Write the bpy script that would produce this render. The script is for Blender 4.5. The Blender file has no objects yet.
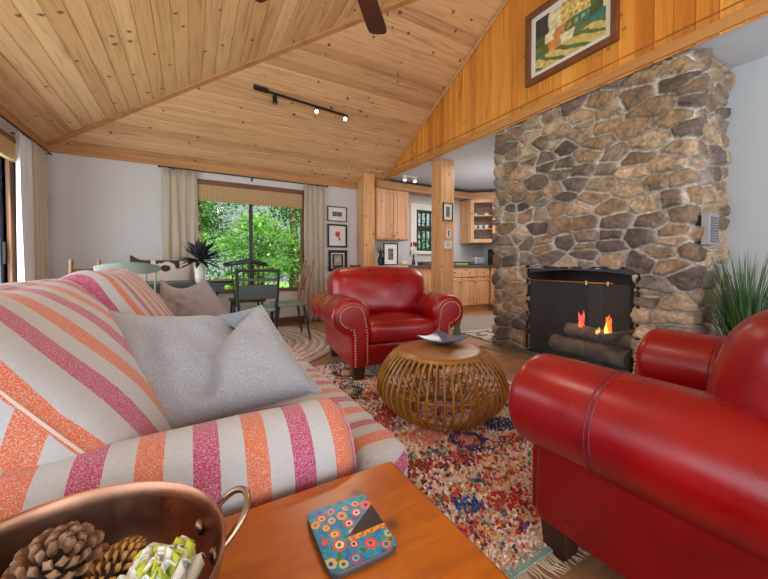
import bpy, bmesh, math, random
import numpy as np
from mathutils import Vector, Matrix, noise as mn
from math import sin, cos, pi, radians, sqrt
random.seed(7); rng = np.random.default_rng(7)
SC = bpy.context.scene
COL = SC.collection

def S(r, g, b):
    f = lambda c: (c/255/12.92) if c/255 <= .04045 else ((c/255+.055)/1.055)**2.4
    return (f(r), f(g), f(b), 1)

# ------------------------------------------------------------------ materials
def mat(name, col=(.8,.8,.8,1), rough=.6, metal=0, spec=.5, coat=0, sheen=0, emit=None, es=0):
    m = bpy.data.materials.new(name); m.use_nodes = True
    b = m.node_tree.nodes['Principled BSDF']
    b.inputs['Base Color'].default_value = col
    b.inputs['Roughness'].default_value = rough
    b.inputs['Metallic'].default_value = metal
    b.inputs['Specular IOR Level'].default_value = spec
    b.inputs['Coat Weight'].default_value = coat
    b.inputs['Coat Roughness'].default_value = .25
    b.inputs['Sheen Weight'].default_value = sheen
    if emit:
        b.inputs['Emission Color'].default_value = emit
        b.inputs['Emission Strength'].default_value = es
    return m
class NT:
    def __init__(s, m): s.m = m; s.t = m.node_tree; s.b = s.t.nodes['Principled BSDF']
    def n(s, typ, **kw):
        x = s.t.nodes.new(typ)
        for k, v in kw.items():
            if k in x.inputs: x.inputs[k].default_value = v
            else: setattr(x, k, v)
        return x
    def l(s, a, b): s.t.links.new(a, b)
    def coord(s, kind='Object', scale=(1,1,1), rot=(0,0,0)):
        c = s.n('ShaderNodeTexCoord'); mp = s.n('ShaderNodeMapping')
        mp.inputs['Scale'].default_value = scale; mp.inputs['Rotation'].default_value = rot
        s.l(c.outputs[kind], mp.inputs['Vector']); return mp.outputs[0]
    def noise(s, v, scale, detail=3, rough=.55, dist=0):
        x = s.n('ShaderNodeTexNoise'); x.inputs['Scale'].default_value = scale; x.inputs['Detail'].default_value = detail
        x.inputs['Roughness'].default_value = rough; x.inputs['Distortion'].default_value = dist
        s.l(v, x.inputs['Vector']); return x.outputs['Fac']
    def ramp(s, f, stops, interp='LINEAR'):
        r = s.n('ShaderNodeValToRGB'); e = r.color_ramp.elements; r.color_ramp.interpolation = interp
        e[0].position, e[0].color = stops[0]; e[1].position, e[1].color = stops[-1]
        for p, c in stops[1:-1]:
            k = e.new(p); k.color = c
        s.l(f, r.inputs[0]); return r.outputs[0]
    def mix(s, f, a, b, mode='MIX'):
        x = s.n('ShaderNodeMix'); x.data_type = 'RGBA'; x.blend_type = mode
        for i, v in ((0, f), (6, a), (7, b)):
            if hasattr(v, 'links') or hasattr(v, 'is_linked'): s.l(v, x.inputs[i])
            else: x.inputs[i].default_value = v
        return x.outputs[2]
    def math(s, op, a, b=0.):
        x = s.n('ShaderNodeMath'); x.operation = op
        for i, v in ((0, a), (1, b)):
            if hasattr(v, 'is_linked'): s.l(v, x.inputs[i])
            else: x.inputs[i].default_value = v
        return x.outputs[0]
    def bump(s, h, strength=.3, dist=.01):
        x = s.n('ShaderNodeBump'); x.inputs['Strength'].default_value = strength; x.inputs['Distance'].default_value = dist
        s.l(h, x.inputs['Height']); s.l(x.outputs[0], s.b.inputs['Normal'])
    def base(s, c): s.l(c, s.b.inputs['Base Color'])

def simple(name, c1, c2, scale=8, rough=.6, bump=0, stretch=(1,1,1), **kw):
    m = mat(name, c1, rough, **kw); t = NT(m); v = t.coord(scale=stretch)
    f = t.noise(v, scale, 4)
    t.base(t.ramp(f, [(.3, c1), (.7, c2)]))
    if bump: t.bump(t.noise(v, scale*4, 3), bump, .004)
    return m

def plank_mat(name, cols, w, knots=.5, rough=.38, grain=1.0, uvscale=1.0, coat=.15):
    """UV.x runs along the board in metres, UV.y across it; each board has its own tone"""
    m = mat(name, cols[0], rough, coat=coat); t = NT(m)
    uv = t.n('ShaderNodeUVMap').outputs[0]
    sep = t.n('ShaderNodeSeparateXYZ'); t.l(uv, sep.inputs[0])
    idx = t.math('FLOOR', t.math('DIVIDE', sep.outputs[1], w))
    wn = t.n('ShaderNodeTexWhiteNoise'); wn.noise_dimensions = '1D'; t.l(idx, wn.inputs['W'])
    cb = t.n('ShaderNodeCombineXYZ'); t.l(t.math('ADD', t.math('MULTIPLY', sep.outputs[0], .35), t.math('MULTIPLY', idx, 7.31)), cb.inputs[0])
    t.l(t.math('MULTIPLY', sep.outputs[1], 6.), cb.inputs[1]); t.l(t.math('MULTIPLY', idx, 3.7), cb.inputs[2])
    g = t.noise(cb.outputs[0], 3.2*grain, 5, .6, 1.2)
    cb2 = t.n('ShaderNodeCombineXYZ'); t.l(t.math('ADD', sep.outputs[0], t.math('MULTIPLY', idx, 1.37)), cb2.inputs[0]); t.l(sep.outputs[1], cb2.inputs[1])
    tone = t.ramp(wn.outputs['Value'], [(0, cols[0]), (.35, cols[1]), (.7, cols[2]), (1, cols[3])])
    gr = t.ramp(g, [(.28, (.55,.44,.35,1)), (.5, (1,1,1,1)), (.75, (1.12,1.1,1.05,1))])
    c = t.mix(.75, tone, gr, 'MULTIPLY')
    vo = t.n('ShaderNodeTexVoronoi'); vo.voronoi_dimensions = '2D'; vo.inputs['Scale'].default_value = 2.9; t.l(cb2.outputs[0], vo.inputs['Vector'])
    kz = t.math('ADD', vo.outputs['Distance'], t.math('MULTIPLY', t.math('SUBTRACT', t.noise(cb2.outputs[0], 16, 3), .5), .13))
    kn = t.ramp(kz, [(.0, (1,1,1,1)), (.028, (.85,.85,.85,1)), (.06, (0,0,0,1))])
    c = t.mix(t.math('MULTIPLY', kn, knots), c, S(92,48,22))
    t.base(c)
    t.l(t.ramp(g, [(.3, (rough+.15,)*3+(1,)), (.7, (rough,)*3+(1,))]), t.b.inputs['Roughness'])
    t.bump(g, .08, .003)
    return m

W_PINE = [S(216,172,124), S(228,188,142), S(204,158,110), S(236,200,154)]
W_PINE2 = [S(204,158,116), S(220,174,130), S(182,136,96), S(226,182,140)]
W_GABLE = [S(206,134,54), S(222,152,68), S(188,112,38), S(230,166,84)]
m_ceil = plank_mat('ceiling_pine', W_PINE, .118, .95)
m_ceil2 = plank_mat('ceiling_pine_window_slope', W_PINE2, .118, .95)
m_gable = plank_mat('gable_pine', W_GABLE, .12, .6, grain=.9)
m_trim = plank_mat('trim_pine', [S(194,140,88)]*2+[S(186,132,80)]*2, 5, .3)
m_post = plank_mat('post_pine', [S(222,170,120)]*2+[S(214,160,108)]*2, 5, .7)
m_cab = plank_mat('knotty_alder', [S(216,168,126), S(204,152,110), S(220,176,134), S(192,140,100)], .14, .8, rough=.45)
m_cabd = plank_mat('knotty_alder_crown', [S(184,138,92)]*2+[S(172,124,80)]*2, .3, .5)
m_floor = plank_mat('floor_oak', [S(178,138,104), S(168,128,94), S(186,148,114), S(160,120,88)], .13, .2, rough=.35)
m_darkwood = plank_mat('brown_window_wood', [S(118,72,44)]*2+[S(108,64,38)]*2, 5, .2)
m_leftframe = plank_mat('rough_frame_wood', [S(136,92,60)]*2+[S(122,80,52)]*2, 5, .6)
m_table = mat('honey_tabletop', S(190,112,34), .3, coat=.4); t = NT(m_table); v = t.coord(scale=(1.2,7,7)); v1 = t.coord()
g_ = t.noise(v, 3.2, 6, .62, 1.6); vo = t.n('ShaderNodeTexVoronoi'); vo.voronoi_dimensions = '2D'; vo.inputs['Scale'].default_value = 5.2; t.l(v1, vo.inputs['Vector'])
kk = t.ramp(t.math('ADD', vo.outputs['Distance'], t.math('MULTIPLY', t.math('SUBTRACT', t.noise(v1, 22, 3), .5), .10)), [(.0, (1,1,1,1)), (.03, (.8,.8,.8,1)), (.07, (.25,.25,.25,1)), (.14, (0,0,0,1))])
c_ = t.ramp(g_, [(.28, S(130,58,2)), (.45, S(172,88,4)), (.6, S(194,106,8)), (.78, S(156,74,3))])
c_ = t.mix(.5, c_, t.ramp(t.noise(v1, 6, 3), [(.3, S(150,66,2)), (.7, S(204,118,10))]))
t.base(t.mix(kk, c_, S(96,48,16))); t.bump(g_, .06, .003)

def wall_mat(name, c):
    m = mat(name, c, .85, spec=.3); t = NT(m); v = t.coord(); t.bump(t.noise(v, 60, 4), .12, .003); 
    t.base(t.ramp(t.noise(v, 1.2, 2), [(.3, c), (.7, tuple(x*.96 for x in c[:3])+(1,))])); return m
m_wall = wall_mat('warm_white_plaster', S(206,206,210))
m_wallr = wall_mat('cool_white_plaster', S(190,198,208))
m_white_ceil = wall_mat('white_ceiling_paint', S(200,206,216))

def leather():
    m = mat('red_leather', S(140,2,12), .3, spec=.5, coat=.2); t = NT(m); v = t.coord()
    f = t.noise(v, 5, 5, .6)
    t.base(t.ramp(f, [(.25, S(112,0,8)), (.5, S(146,1,12)), (.78, S(164,4,18))]))
    t.l(t.ramp(t.noise(v, 9, 4), [(.3, (.24,)*3+(1,)), (.75, (.44,)*3+(1,))]), t.b.inputs['Roughness'])
    vo = t.n('ShaderNodeTexVoronoi'); vo.inputs['Scale'].default_value = 260; t.l(v, vo.inputs['Vector'])
    h = t.math('ADD', t.math('MULTIPLY', vo.outputs['Distance'], .02), t.noise(v, 6, 2))
    t.bump(h, .22, .012); return m
m_leather = leather()
m_leather_panel = simple('red_leather_panel', S(136,0,10), S(158,4,16), 9, .45, .1)
m_piping = mat('dark_red_piping', S(112,24,44), .5)
m_brass = mat('antique_brass', S(206,170,130), .35, metal=.8)
m_brassb = mat('brass_rod', S(190,150,96), .3, metal=1)
m_feet = simple('dark_walnut_feet', S(58,34,22), S(76,46,30), 12, .45)

def stripes():
    m = mat('woven_stripe_fabric', S(214,208,198), .9, sheen=.3, spec=.2); t = NT(m)
    uv = t.n('ShaderNodeUVMap').outputs[0]; sep = t.n('ShaderNodeSeparateXYZ'); t.l(uv, sep.inputs[0])
    f = t.math('FRACT', sep.outputs[0])
    P, O, Wc = S(176,56,104), S(204,104,60), S(184,185,188)
    st = t.ramp(f, [(0, P), (.125, Wc), (.375, O), (.615, Wc), (.875, P)], 'CONSTANT')
    isw = t.ramp(f, [(0, (1,1,1,1)), (.125, (0,0,0,1)), (.375, (1,1,1,1)), (.615, (0,0,0,1)), (.875, (1,1,1,1))], 'CONSTANT')
    v = t.coord(scale=(1,1,1))
    nz = t.noise(v, 420, 2, .7)
    th = t.ramp(nz, [(.5, (0,0,0,1)), (.62, (.75,.75,.75,1))])
    c = t.mix(t.math('MULTIPLY', th, isw), st, S(198,188,186))
    c = t.mix(.25, c, t.ramp(t.noise(v, 160, 3), [(.3, (.7,.7,.7,1)), (.7, (1.15,1.15,1.15,1))]), 'MULTIPLY')
    t.base(c); t.bump(t.math('ADD', t.noise(v, 500, 2), t.math('MULTIPLY', t.noise(v, 6, 3), 6.)), .3, .003); return m
m_stripe = stripes()
def linen(name, c1, c2):
    m = mat(name, c1, .92, spec=.15, sheen=.3); t = NT(m); v = t.coord()
    w1 = t.n('ShaderNodeTexWave', wave_type='BANDS', bands_direction='X'); w1.inputs['Scale'].default_value = 130; w1.inputs['Distortion'].default_value = 2; t.l(v, w1.inputs['Vector'])
    t.base(t.mix(.35, t.ramp(t.noise(v, 220, 3), [(.35, c1), (.65, c2)]), t.ramp(w1.outputs['Fac'], [(0, c1), (1, c2)])))
    t.bump(t.math('ADD', t.noise(v, 300, 2), t.math('MULTIPLY', t.noise(v, 5, 3), 8.)), .35, .004); return m
m_grey = linen('grey_linen', S(136,138,144), S(168,170,176))
m_taupe = linen('taupe_linen', S(128,118,116), S(156,144,140))
m_curtain = linen('beige_curtain_linen', S(178,166,152), S(198,186,172))
m_sheer = linen('pale_grey_sheer', S(206,212,220), S(222,226,232))

def rattan():
    m = mat('honey_rattan', S(176,112,40), .4, coat=.3); t = NT(m); v = t.coord()
    t.base(t.ramp(t.noise(v, 14, 4), [(.3, S(136,90,26)), (.6, S(176,124,44)), (.8, S(198,148,66))])); t.bump(t.noise(v, 90, 3), .15, .003); return m
m_rattan = rattan()
m_rattan_top = mat('rattan_top', S(176,112,46), .4, coat=.3); t = NT(m_rattan_top); v = t.coord()
w = t.n('ShaderNodeTexWave', wave_type='RINGS', rings_direction='Z'); w.inputs['Scale'].default_value = 18; w.inputs['Distortion'].default_value = .6; t.l(v, w.inputs['Vector'])
t.base(t.mix(.5, t.ramp(w.outputs['Fac'], [(0, S(134,84,34)), (1, S(166,110,52))]), t.ramp(t.noise(v, 9, 4), [(.3, S(130,80,32)), (.7, S(176,120,60))]))); t.bump(w.outputs['Fac'], .25, .003)

def attr_mat(name, rough=.8, bump=0, bscale=60, detail=None, coat=0, sheen=0):
    m = mat(name, (1,1,1,1), rough, coat=coat, sheen=sheen); t = NT(m)
    a = t.n('ShaderNodeAttribute'); a.attribute_name = 'Col'; v = t.coord(); c = a.outputs['Color']
    if detail: c = t.mix(detail, c, t.ramp(t.noise(v, bscale*.3, 6, .65), [(.28, (.42,.38,.34,1)), (.5, (1,1,1,1)), (.75, (1.4,1.36,1.3,1))]), 'MULTIPLY')
    t.base(c)
    if bump: t.bump(t.noise(v, bscale, 6, .65), bump, .012)
    return m
m_stone = attr_mat('field_stone', .9, .9, 42, .95)
t = NT(m_stone); v = t.coord(); lk = t.b.inputs['Base Color'].links[0].from_socket
vo = t.n('ShaderNodeTexVoronoi'); vo.feature = 'DISTANCE_TO_EDGE'; vo.inputs['Scale'].default_value = 16; t.l(v, vo.inputs['Vector'])
c_ = t.mix(.55, lk, t.ramp(t.noise(v, 38, 6, .7), [(.3, (.4,.38,.36,1)), (.5, (1,1,1,1)), (.68, (1.5,1.45,1.4,1))]), 'MULTIPLY')
c_ = t.mix(t.ramp(vo.outputs['Distance'], [(0, (.45,.45,.45,1)), (.03, (0,0,0,1))]), c_, S(74,60,50)); t.base(c_)
m_attr = attr_mat('printed_colours', .6)
m_tile = attr_mat('glazed_tile', .12, coat=.6)
m_yarn = attr_mat('rug_yarn', .95, sheen=.4)
m_ledge = attr_mat('braided_yarn', .95)

m_black = mat('black_metal', S(22,22,24), .45)
m_firebox = simple('soot_black', S(24,26,28), S(40,42,44), 5, .8)
m_lintel = simple('dark_steel', S(42,50,56), S(60,68,74), 6, .5, metal=.4)
m_log = simple('grey_fire_log', S(104,98,92), S(160,152,144), 9, .95, .6)
m_flame = mat('flame_orange', S(255,120,40), .5, emit=S(255,112,36), es=3.2)
m_flame2 = mat('flame_pink', S(240,80,90), .5, emit=S(240,90,90), es=2.)
m_flame3 = mat('flame_core', S(255,190,90), .5, emit=S(255,196,100), es=4.)
m_mesh = bpy.data.materials.new('spark_mesh'); m_mesh.use_nodes = True
nt = m_mesh.node_tree; nt.nodes.clear(); o_ = nt.nodes.new('ShaderNodeOutputMaterial'); mx = nt.nodes.new('ShaderNodeMixShader')
tr = nt.nodes.new('ShaderNodeBsdfTransparent'); df = nt.nodes.new('ShaderNodeBsdfDiffuse'); df.inputs[0].default_value = S(92,94,96)
mx.inputs[0].default_value = .36; nt.links.new(tr.outputs[0], mx.inputs[1]); nt.links.new(df.outputs[0], mx.inputs[2]); nt.links.new(mx.outputs[0], o_.inputs[0])
m_copper = mat('hammered_copper', S(196,122,88), .24, metal=1); t = NT(m_copper); v = t.coord()
t.base(t.ramp(t.noise(v, 7, 4, .6), [(.25, S(136,100,76)), (.5, S(172,124,100)), (.8, S(196,152,128))]))
t.l(t.ramp(t.noise(v, 14, 4), [(.3, (.24,)*3+(1,)), (.7, (.42,)*3+(1,))]), t.b.inputs['Roughness']); t.bump(t.noise(v, 40, 2), .05, .004)
m_bronze = mat('cast_bronze', S(168,148,126), .35, metal=1)
m_cone = simple('pine_cone_brown', S(112,78,56), S(160,122,92), 40, .8)
m_cone2 = simple('golden_cone_brown', S(130,88,36), S(176,126,60), 40, .8)
m_conecore = mat('cone_core', S(46,30,24), .9)
m_petalw = mat('white_petal', S(226,230,224), .55)
m_petaly = simple('yellow_green_petal', S(206,206,60), S(150,176,60), 25, .5)
m_greenb = simple('green_husk', S(140,168,60), S(176,196,84), 20, .45)
m_fan = simple('mahogany_blade', S(58,26,18), S(72,34,24), 20, .35, 0, (1,1,1))
m_frame_b = simple('brown_picture_frame', S(104,62,40), S(122,76,50), 14, .4)
m_frame_k = mat('black_picture_frame', S(34,32,34), .4)
m_mat = mat('white_mat_board', S(222,220,222), .7)
m_paper = mat('white_paper', S(226,224,224), .7)
m_white = mat('white_paint', S(232,232,230), .4)
m_ceramic = simple('white_ceramic', S(222,220,214), S(206,202,194), 18, .4, .2)
m_feather = simple('blue_black_petals', S(26,28,38), S(46,50,62), 20, .6)
m_chairdark = simple('dark_green_paint', S(34,40,38), S(48,56,52), 10, .35)
m_sage = simple('sage_green_paint', S(116,138,130), S(140,158,150), 10, .5)
m_natwood = simple('worn_brown_wood', S(132,92,66), S(160,118,90), 20, .5)
m_blackwood = simple('black_painted_wood', S(30,30,32), S(52,46,42), 10, .4)
m_counter = simple('dark_stone_counter', S(70,74,76), S(96,98,100), 30, .3)
m_lightc = mat('pale_counter', S(196,194,188), .4)
m_glass_pane = bpy.data.materials.new('window_glass'); m_glass_pane.use_nodes = True
nt = m_glass_pane.node_tree; nt.nodes.clear(); o_ = nt.nodes.new('ShaderNodeOutputMaterial'); mx = nt.nodes.new('ShaderNodeMixShader')
tr = nt.nodes.new('ShaderNodeBsdfTransparent'); gl = nt.nodes.new('ShaderNodeBsdfGlossy'); gl.inputs['Roughness'].default_value = .02
mx.inputs[0].default_value = .003; nt.links.new(tr.outputs[0], mx.inputs[1]); nt.links.new(gl.outputs[0], mx.inputs[2]); nt.links.new(mx.outputs[0], o_.inputs[0])
m_bamboo = mat('woven_bamboo', S(184,150,104), .7); t = NT(m_bamboo); v = t.coord()
w = t.n('ShaderNodeTexWave', wave_type='BANDS', bands_direction='X'); w.inputs['Scale'].default_value = 14; w.inputs['Distortion'].default_value = .6; t.l(v, w.inputs['Vector'])
t.base(t.mix(.4, t.ramp(w.outputs['Fac'], [(.25, S(120,92,62)), (.5, S(196,164,118))]), t.ramp(t.noise(v, 60, 3), [(.35, S(160,124,84)), (.65, S(206,178,134))])))
m_leaf = mat('tree_leaf', S(92,156,60), .6); t = NT(m_leaf)
oi = t.n('ShaderNodeAttribute'); oi.attribute_name = 'Col'; t.base(oi.outputs['Color'])
tl = t.n('ShaderNodeBsdfTranslucent'); t.l(oi.outputs['Color'], tl.inputs[0]); ms = t.n('ShaderNodeMixShader'); ms.inputs[0].default_value = .5
t.l(t.b.outputs[0], ms.inputs[1]); t.l(tl.outputs[0], ms.inputs[2]); t.l(ms.outputs[0], t.t.nodes['Material Output'].inputs[0])
m_bark = simple('tree_bark', S(92,74,60), S(120,100,84), 8, .9, .4)
m_grass = simple('lawn_green', S(96,150,60), S(130,176,80), 4, .9)
m_blade = mat('grass_blade', S(56,108,58), .5); t = NT(m_blade); oi = t.n('ShaderNodeAttribute'); oi.attribute_name = 'Col'; t.base(oi.outputs['Color'])
m_basket = simple('woven_basket', S(120,96,70), S(150,122,92), 60, .8, .4)
m_steel = mat('brushed_steel', S(190,190,192), .3, metal=.9)
m_lamp = mat('lit_bulb', (1,1,1,1), .4, emit=S(255,226,180), es=40)
m_bulbw = mat('kitchen_bulb', (1,1,1,1), .4, emit=(1,.95,.88,1), es=6)

# ------------------------------------------------------------------ mesh builder
class M:
    def __init__(s): s.v = []; s.f = []
    def add(s, vs, fs, T=None):
        o = len(s.v); s.v += [tuple(T @ Vector(p)) if T is not None else tuple(p) for p in vs]
        s.f += [tuple(i+o for i in f) for f in fs]; return s
    def box(s, c, d, T=None):
        x, y, z = c; a, b, e = d[0]/2, d[1]/2, d[2]/2
        vs = [(x+i*a, y+j*b, z+k*e) for k in (-1,1) for j in (-1,1) for i in (-1,1)]
        return s.add(vs, [(0,2,3,1),(4,5,7,6),(0,1,5,4),(2,6,7,3),(0,4,6,2),(1,3,7,5)], T)
    def bx(s, x0, x1, y0, y1, z0, z1, T=None): return s.box(((x0+x1)/2,(y0+y1)/2,(z0+z1)/2), (abs(x1-x0),abs(y1-y0),abs(z1-z0)), T)
    def tube(s, pts, r, n=8, closed=False, T=None, flat=None):
        pts = [Vector(p) for p in pts]; N = len(pts); rs = r if isinstance(r, (list, tuple)) else [r]*N
        vs = []; up = None
        for i, p in enumerate(pts):
            if closed: d = pts[(i+1) % N]-pts[i-1]
            else: d = pts[min(i+1, N-1)]-pts[max(i-1, 0)]
            d.normalize()
            if up is None: up = Vector((0,0,1)) if abs(d.z) < .9 else Vector((1,0,0))
            a = d.cross(up)
            if a.length < 1e-4: a = d.cross(Vector((0,1,0)))
            a.normalize(); b = a.cross(d).normalized(); up = b
            for k in range(n):
                t = 2*pi*k/n; vs.append(p+a*cos(t)*rs[i]+b*sin(t)*rs[i]*(flat or 1))
        fs = []
        for i in range(N if closed else N-1):
            for k in range(n):
                j = (i+1) % N; fs.append((i*n+k, i*n+(k+1)%n, j*n+(k+1)%n, j*n+k))
        if not closed: fs += [tuple(range(n))[::-1], tuple((N-1)*n+k for k in range(n))]
        return s.add(vs, fs, T)
    def cyl(s, p0, p1, r0, r1=None, n=16, T=None): return s.tube([p0, p1], [r0, r0 if r1 is None else r1], n, T=T)
    def lathe(s, prof, n=32, c=(0,0,0), T=None):
        vs = []; fs = []; m = len(prof)
        for k in range(n):
            t = 2*pi*k/n
            for r, z in prof: vs.append((c[0]+r*cos(t), c[1]+r*sin(t), c[2]+z))
        for k in range(n):
            for i in range(m-1):
                a = k*m+i; b = ((k+1) % n)*m+i; fs.append((a, b, b+1, a+1))
        if prof[0][0] > 1e-4: fs.append(tuple(k*m for k in range(n))[::-1])
        if prof[-1][0] > 1e-4: fs.append(tuple(k*m+m-1 for k in range(n)))
        return s.add(vs, fs, T)
    def ball(s, c, r, n=16, m=10, T=None):
        if not isinstance(r, (tuple, list)): r = (r,)*3
        vs = [(c[0], c[1], c[2]-r[2])]
        for j in range(1, m):
            t = -pi/2+pi*j/m
            for k in range(n): vs.append((c[0]+r[0]*cos(t)*cos(2*pi*k/n), c[1]+r[1]*cos(t)*sin(2*pi*k/n), c[2]+r[2]*sin(t)))
        vs.append((c[0], c[1], c[2]+r[2])); L = len(vs)-1; fs = []
        for k in range(n): fs.append((0, 1+(k+1)%n, 1+k)); fs.append((L, L-n+k, L-n+(k+1)%n))
        for j in range(m-2):
            for k in range(n): a = 1+j*n; fs.append((a+k, a+(k+1)%n, a+n+(k+1)%n, a+n+k))
        return s.add(vs, fs, T)
    def soft(s, c, d, r=.05, crown=(0,0,0), n=14, T=None, fn=None):
        """rounded, crowned upholstery block"""
        a = [x/2 for x in d]; r = min(r, *a); vs = []; fs = []; idx = {}
        def vert(q):
            k = tuple(round(x, 5) for x in q)
            if k in idx: return idx[k]
            p = [q[i]*a[i] for i in range(3)]
            inn = [max(-(a[i]-r), min(a[i]-r, p[i])) for i in range(3)]
            o = Vector([p[i]-inn[i] for i in range(3)])
            # spread to a sphere corner
            if o.length > 1e-9: o = o.normalized()*min(r, max(abs(x) for x in o)*1.0 if False else r)
            w = Vector(inn)+o
            for i in range(3):
                j, k2 = (i+1) % 3, (i+2) % 3
                w[i] += crown[i]*q[i]*(1-min(1, abs(q[j]))**2)*(1-min(1, abs(q[k2]))**2)
            if fn: w = Vector(fn(w, q))
            idx[k] = len(vs); vs.append(w+Vector(c)); return idx[k]
        g = [sin(pi/2*(-1+2*i/n)) for i in range(n+1)]
        for ax in range(3):
            for sg in (-1, 1):
                for i in range(n):
                    for j in range(n):
                        quad = []
                        for (u, w_) in ((g[i],g[j]),(g[i+1],g[j]),(g[i+1],g[j+1]),(g[i],g[j+1])):
                            q = [0,0,0]; q[ax] = sg; q[(ax+1)%3] = u; q[(ax+2)%3] = w_; quad.append(vert(q))
                        if sg < 0: quad = quad[::-1]
                        fs.append(tuple(quad))
        return s.add(vs, fs, T)
    def extr(s, poly, y0, y1, r=.02, seg=5, T=None, sub=1, mapf=None):
        """x-z outline extruded along y with rolled ends"""
        P = [Vector((p[0], p[1])) for p in poly]; n = len(P)
        area = sum(P[i].x*P[(i+1)%n].y-P[(i+1)%n].x*P[i].y for i in range(n))
        if area < 0: P = P[::-1]
        nr = []
        for i in range(n):
            e1 = (P[i]-P[i-1]).normalized(); e2 = (P[(i+1)%n]-P[i]).normalized()
            v = Vector((e1.y+e2.y, -e1.x-e2.x))
            v = v.normalized() if v.length > 1e-6 else Vector((e1.y,-e1.x)); nr.append(v)
        rings = []
        for k in range(seg+1): t = pi/2*k/seg; rings.append((y0+r*(1-sin(t)), r*(1-cos(t))))
        rings = [(y0+r*(1-sin(pi/2*k/seg)), r*(1-cos(pi/2*k/seg))) for k in range(seg, -1, -1)]
        ys = [(y0+r+(y1-y0-2*r)*k/sub, 0) for k in range(1, sub)]
        end = [(y1-r*(1-sin(pi/2*k/seg)), r*(1-cos(pi/2*k/seg))) for k in range(0, seg+1)]
        R = rings+ys+end; vs = []; fs = []
        for (y, ins) in R:
            for p, v in zip(P, nr):
                q = p-v*ins; w = (q.x, y, q.y); vs.append(mapf(w) if mapf else w)
        for j in range(len(R)-1):
            for i in range(n): a = j*n+i; b = j*n+(i+1)%n; fs.append((a, a+n, b+n, b))
        fs.append(tuple(range(n))); fs.append(tuple((len(R)-1)*n+i for i in range(n))[::-1])
        return s.add(vs, fs, T)

def empty(name, label, cat, loc=(0,0,0), rz=0, group=None):
    o = bpy.data.objects.new(name, None); COL.objects.link(o); o.location = loc; o.rotation_euler = (0,0,rz); o.empty_display_size = .05
    o['label'] = label; o['category'] = cat
    if group: o['group'] = group
    return o
def tag(o, label, cat, group=None):
    o['label'] = label; o['category'] = cat
    if group: o['group'] = group
    return o
def build(name, m, mt, parent=None, world=False, smooth=True, angle=40, bevel=0, uv=None, kind=None, label=None, sub=0, loc=None, fix=True):
    me = bpy.data.meshes.new(name)
    if isinstance(m, M): me.from_pydata([tuple(p) for p in m.v], [], m.f)
    else: m.to_mesh(me); m.free()
    if fix and isinstance(m, M):
        b = bmesh.new(); b.from_mesh(me); bmesh.ops.recalc_face_normals(b, faces=b.faces); b.to_mesh(me); b.free()
    me.materials.append(mt)
    if smooth:
        me.polygons.foreach_set('use_smooth', [True]*len(me.polygons)); me.set_sharp_from_angle(angle=radians(angle))
    o = bpy.data.objects.new(name, me); COL.objects.link(o)
    uvl = me.uv_layers.new(name='UVMap')
    for p in me.polygons:
        nx, ny, nz = p.normal
        for li in p.loop_indices:
            co = me.vertices[me.loops[li].vertex_index].co
            if uv: uvl.data[li].uv = uv(co, p.normal)
            else:
                if abs(nz) > .7: uvl.data[li].uv = (co.x, co.y)
                elif abs(nx) > abs(ny): uvl.data[li].uv = (co.z, co.y)
                else: uvl.data[li].uv = (co.z, co.x)
    if bevel:
        bv = o.modifiers.new('bevel', 'BEVEL'); bv.width = bevel; bv.segments = 2; bv.limit_method = 'ANGLE'
    if sub: sm = o.modifiers.new('sub', 'SUBSURF'); sm.levels = sm.render_levels = sub
    if parent is not None:
        o.parent = parent
        if world: o.matrix_basis = parent.matrix_basis.inverted()
    if loc: o.location = loc
    if kind: o['kind'] = kind
    if label: o['label'] = label
    return o
def struct(name, m, mt, **k): return build(name, m, mt, kind='structure', **k)
def setcol(o, cols, domain='CORNER'):
    me = o.data; a = me.color_attributes.new('Col', 'FLOAT_COLOR', domain)
    a.data.foreach_set('color', np.asarray(cols, dtype=np.float32).ravel())
def copy_tree(o, parent=None):
    c = o.copy(); COL.objects.link(c); c.parent = parent
    for ch in list(o.children): copy_tree(ch, c)
    return c
uvX = lambda co, n: (co.x, co.z if abs(n.y) > .5 else co.y)
uvY = lambda co, n: (co.y, co.z if abs(n.x) > .5 else co.x)
uvZ = lambda co, n: (co.z, co.y if abs(n.x) > .5 else co.x)

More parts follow.
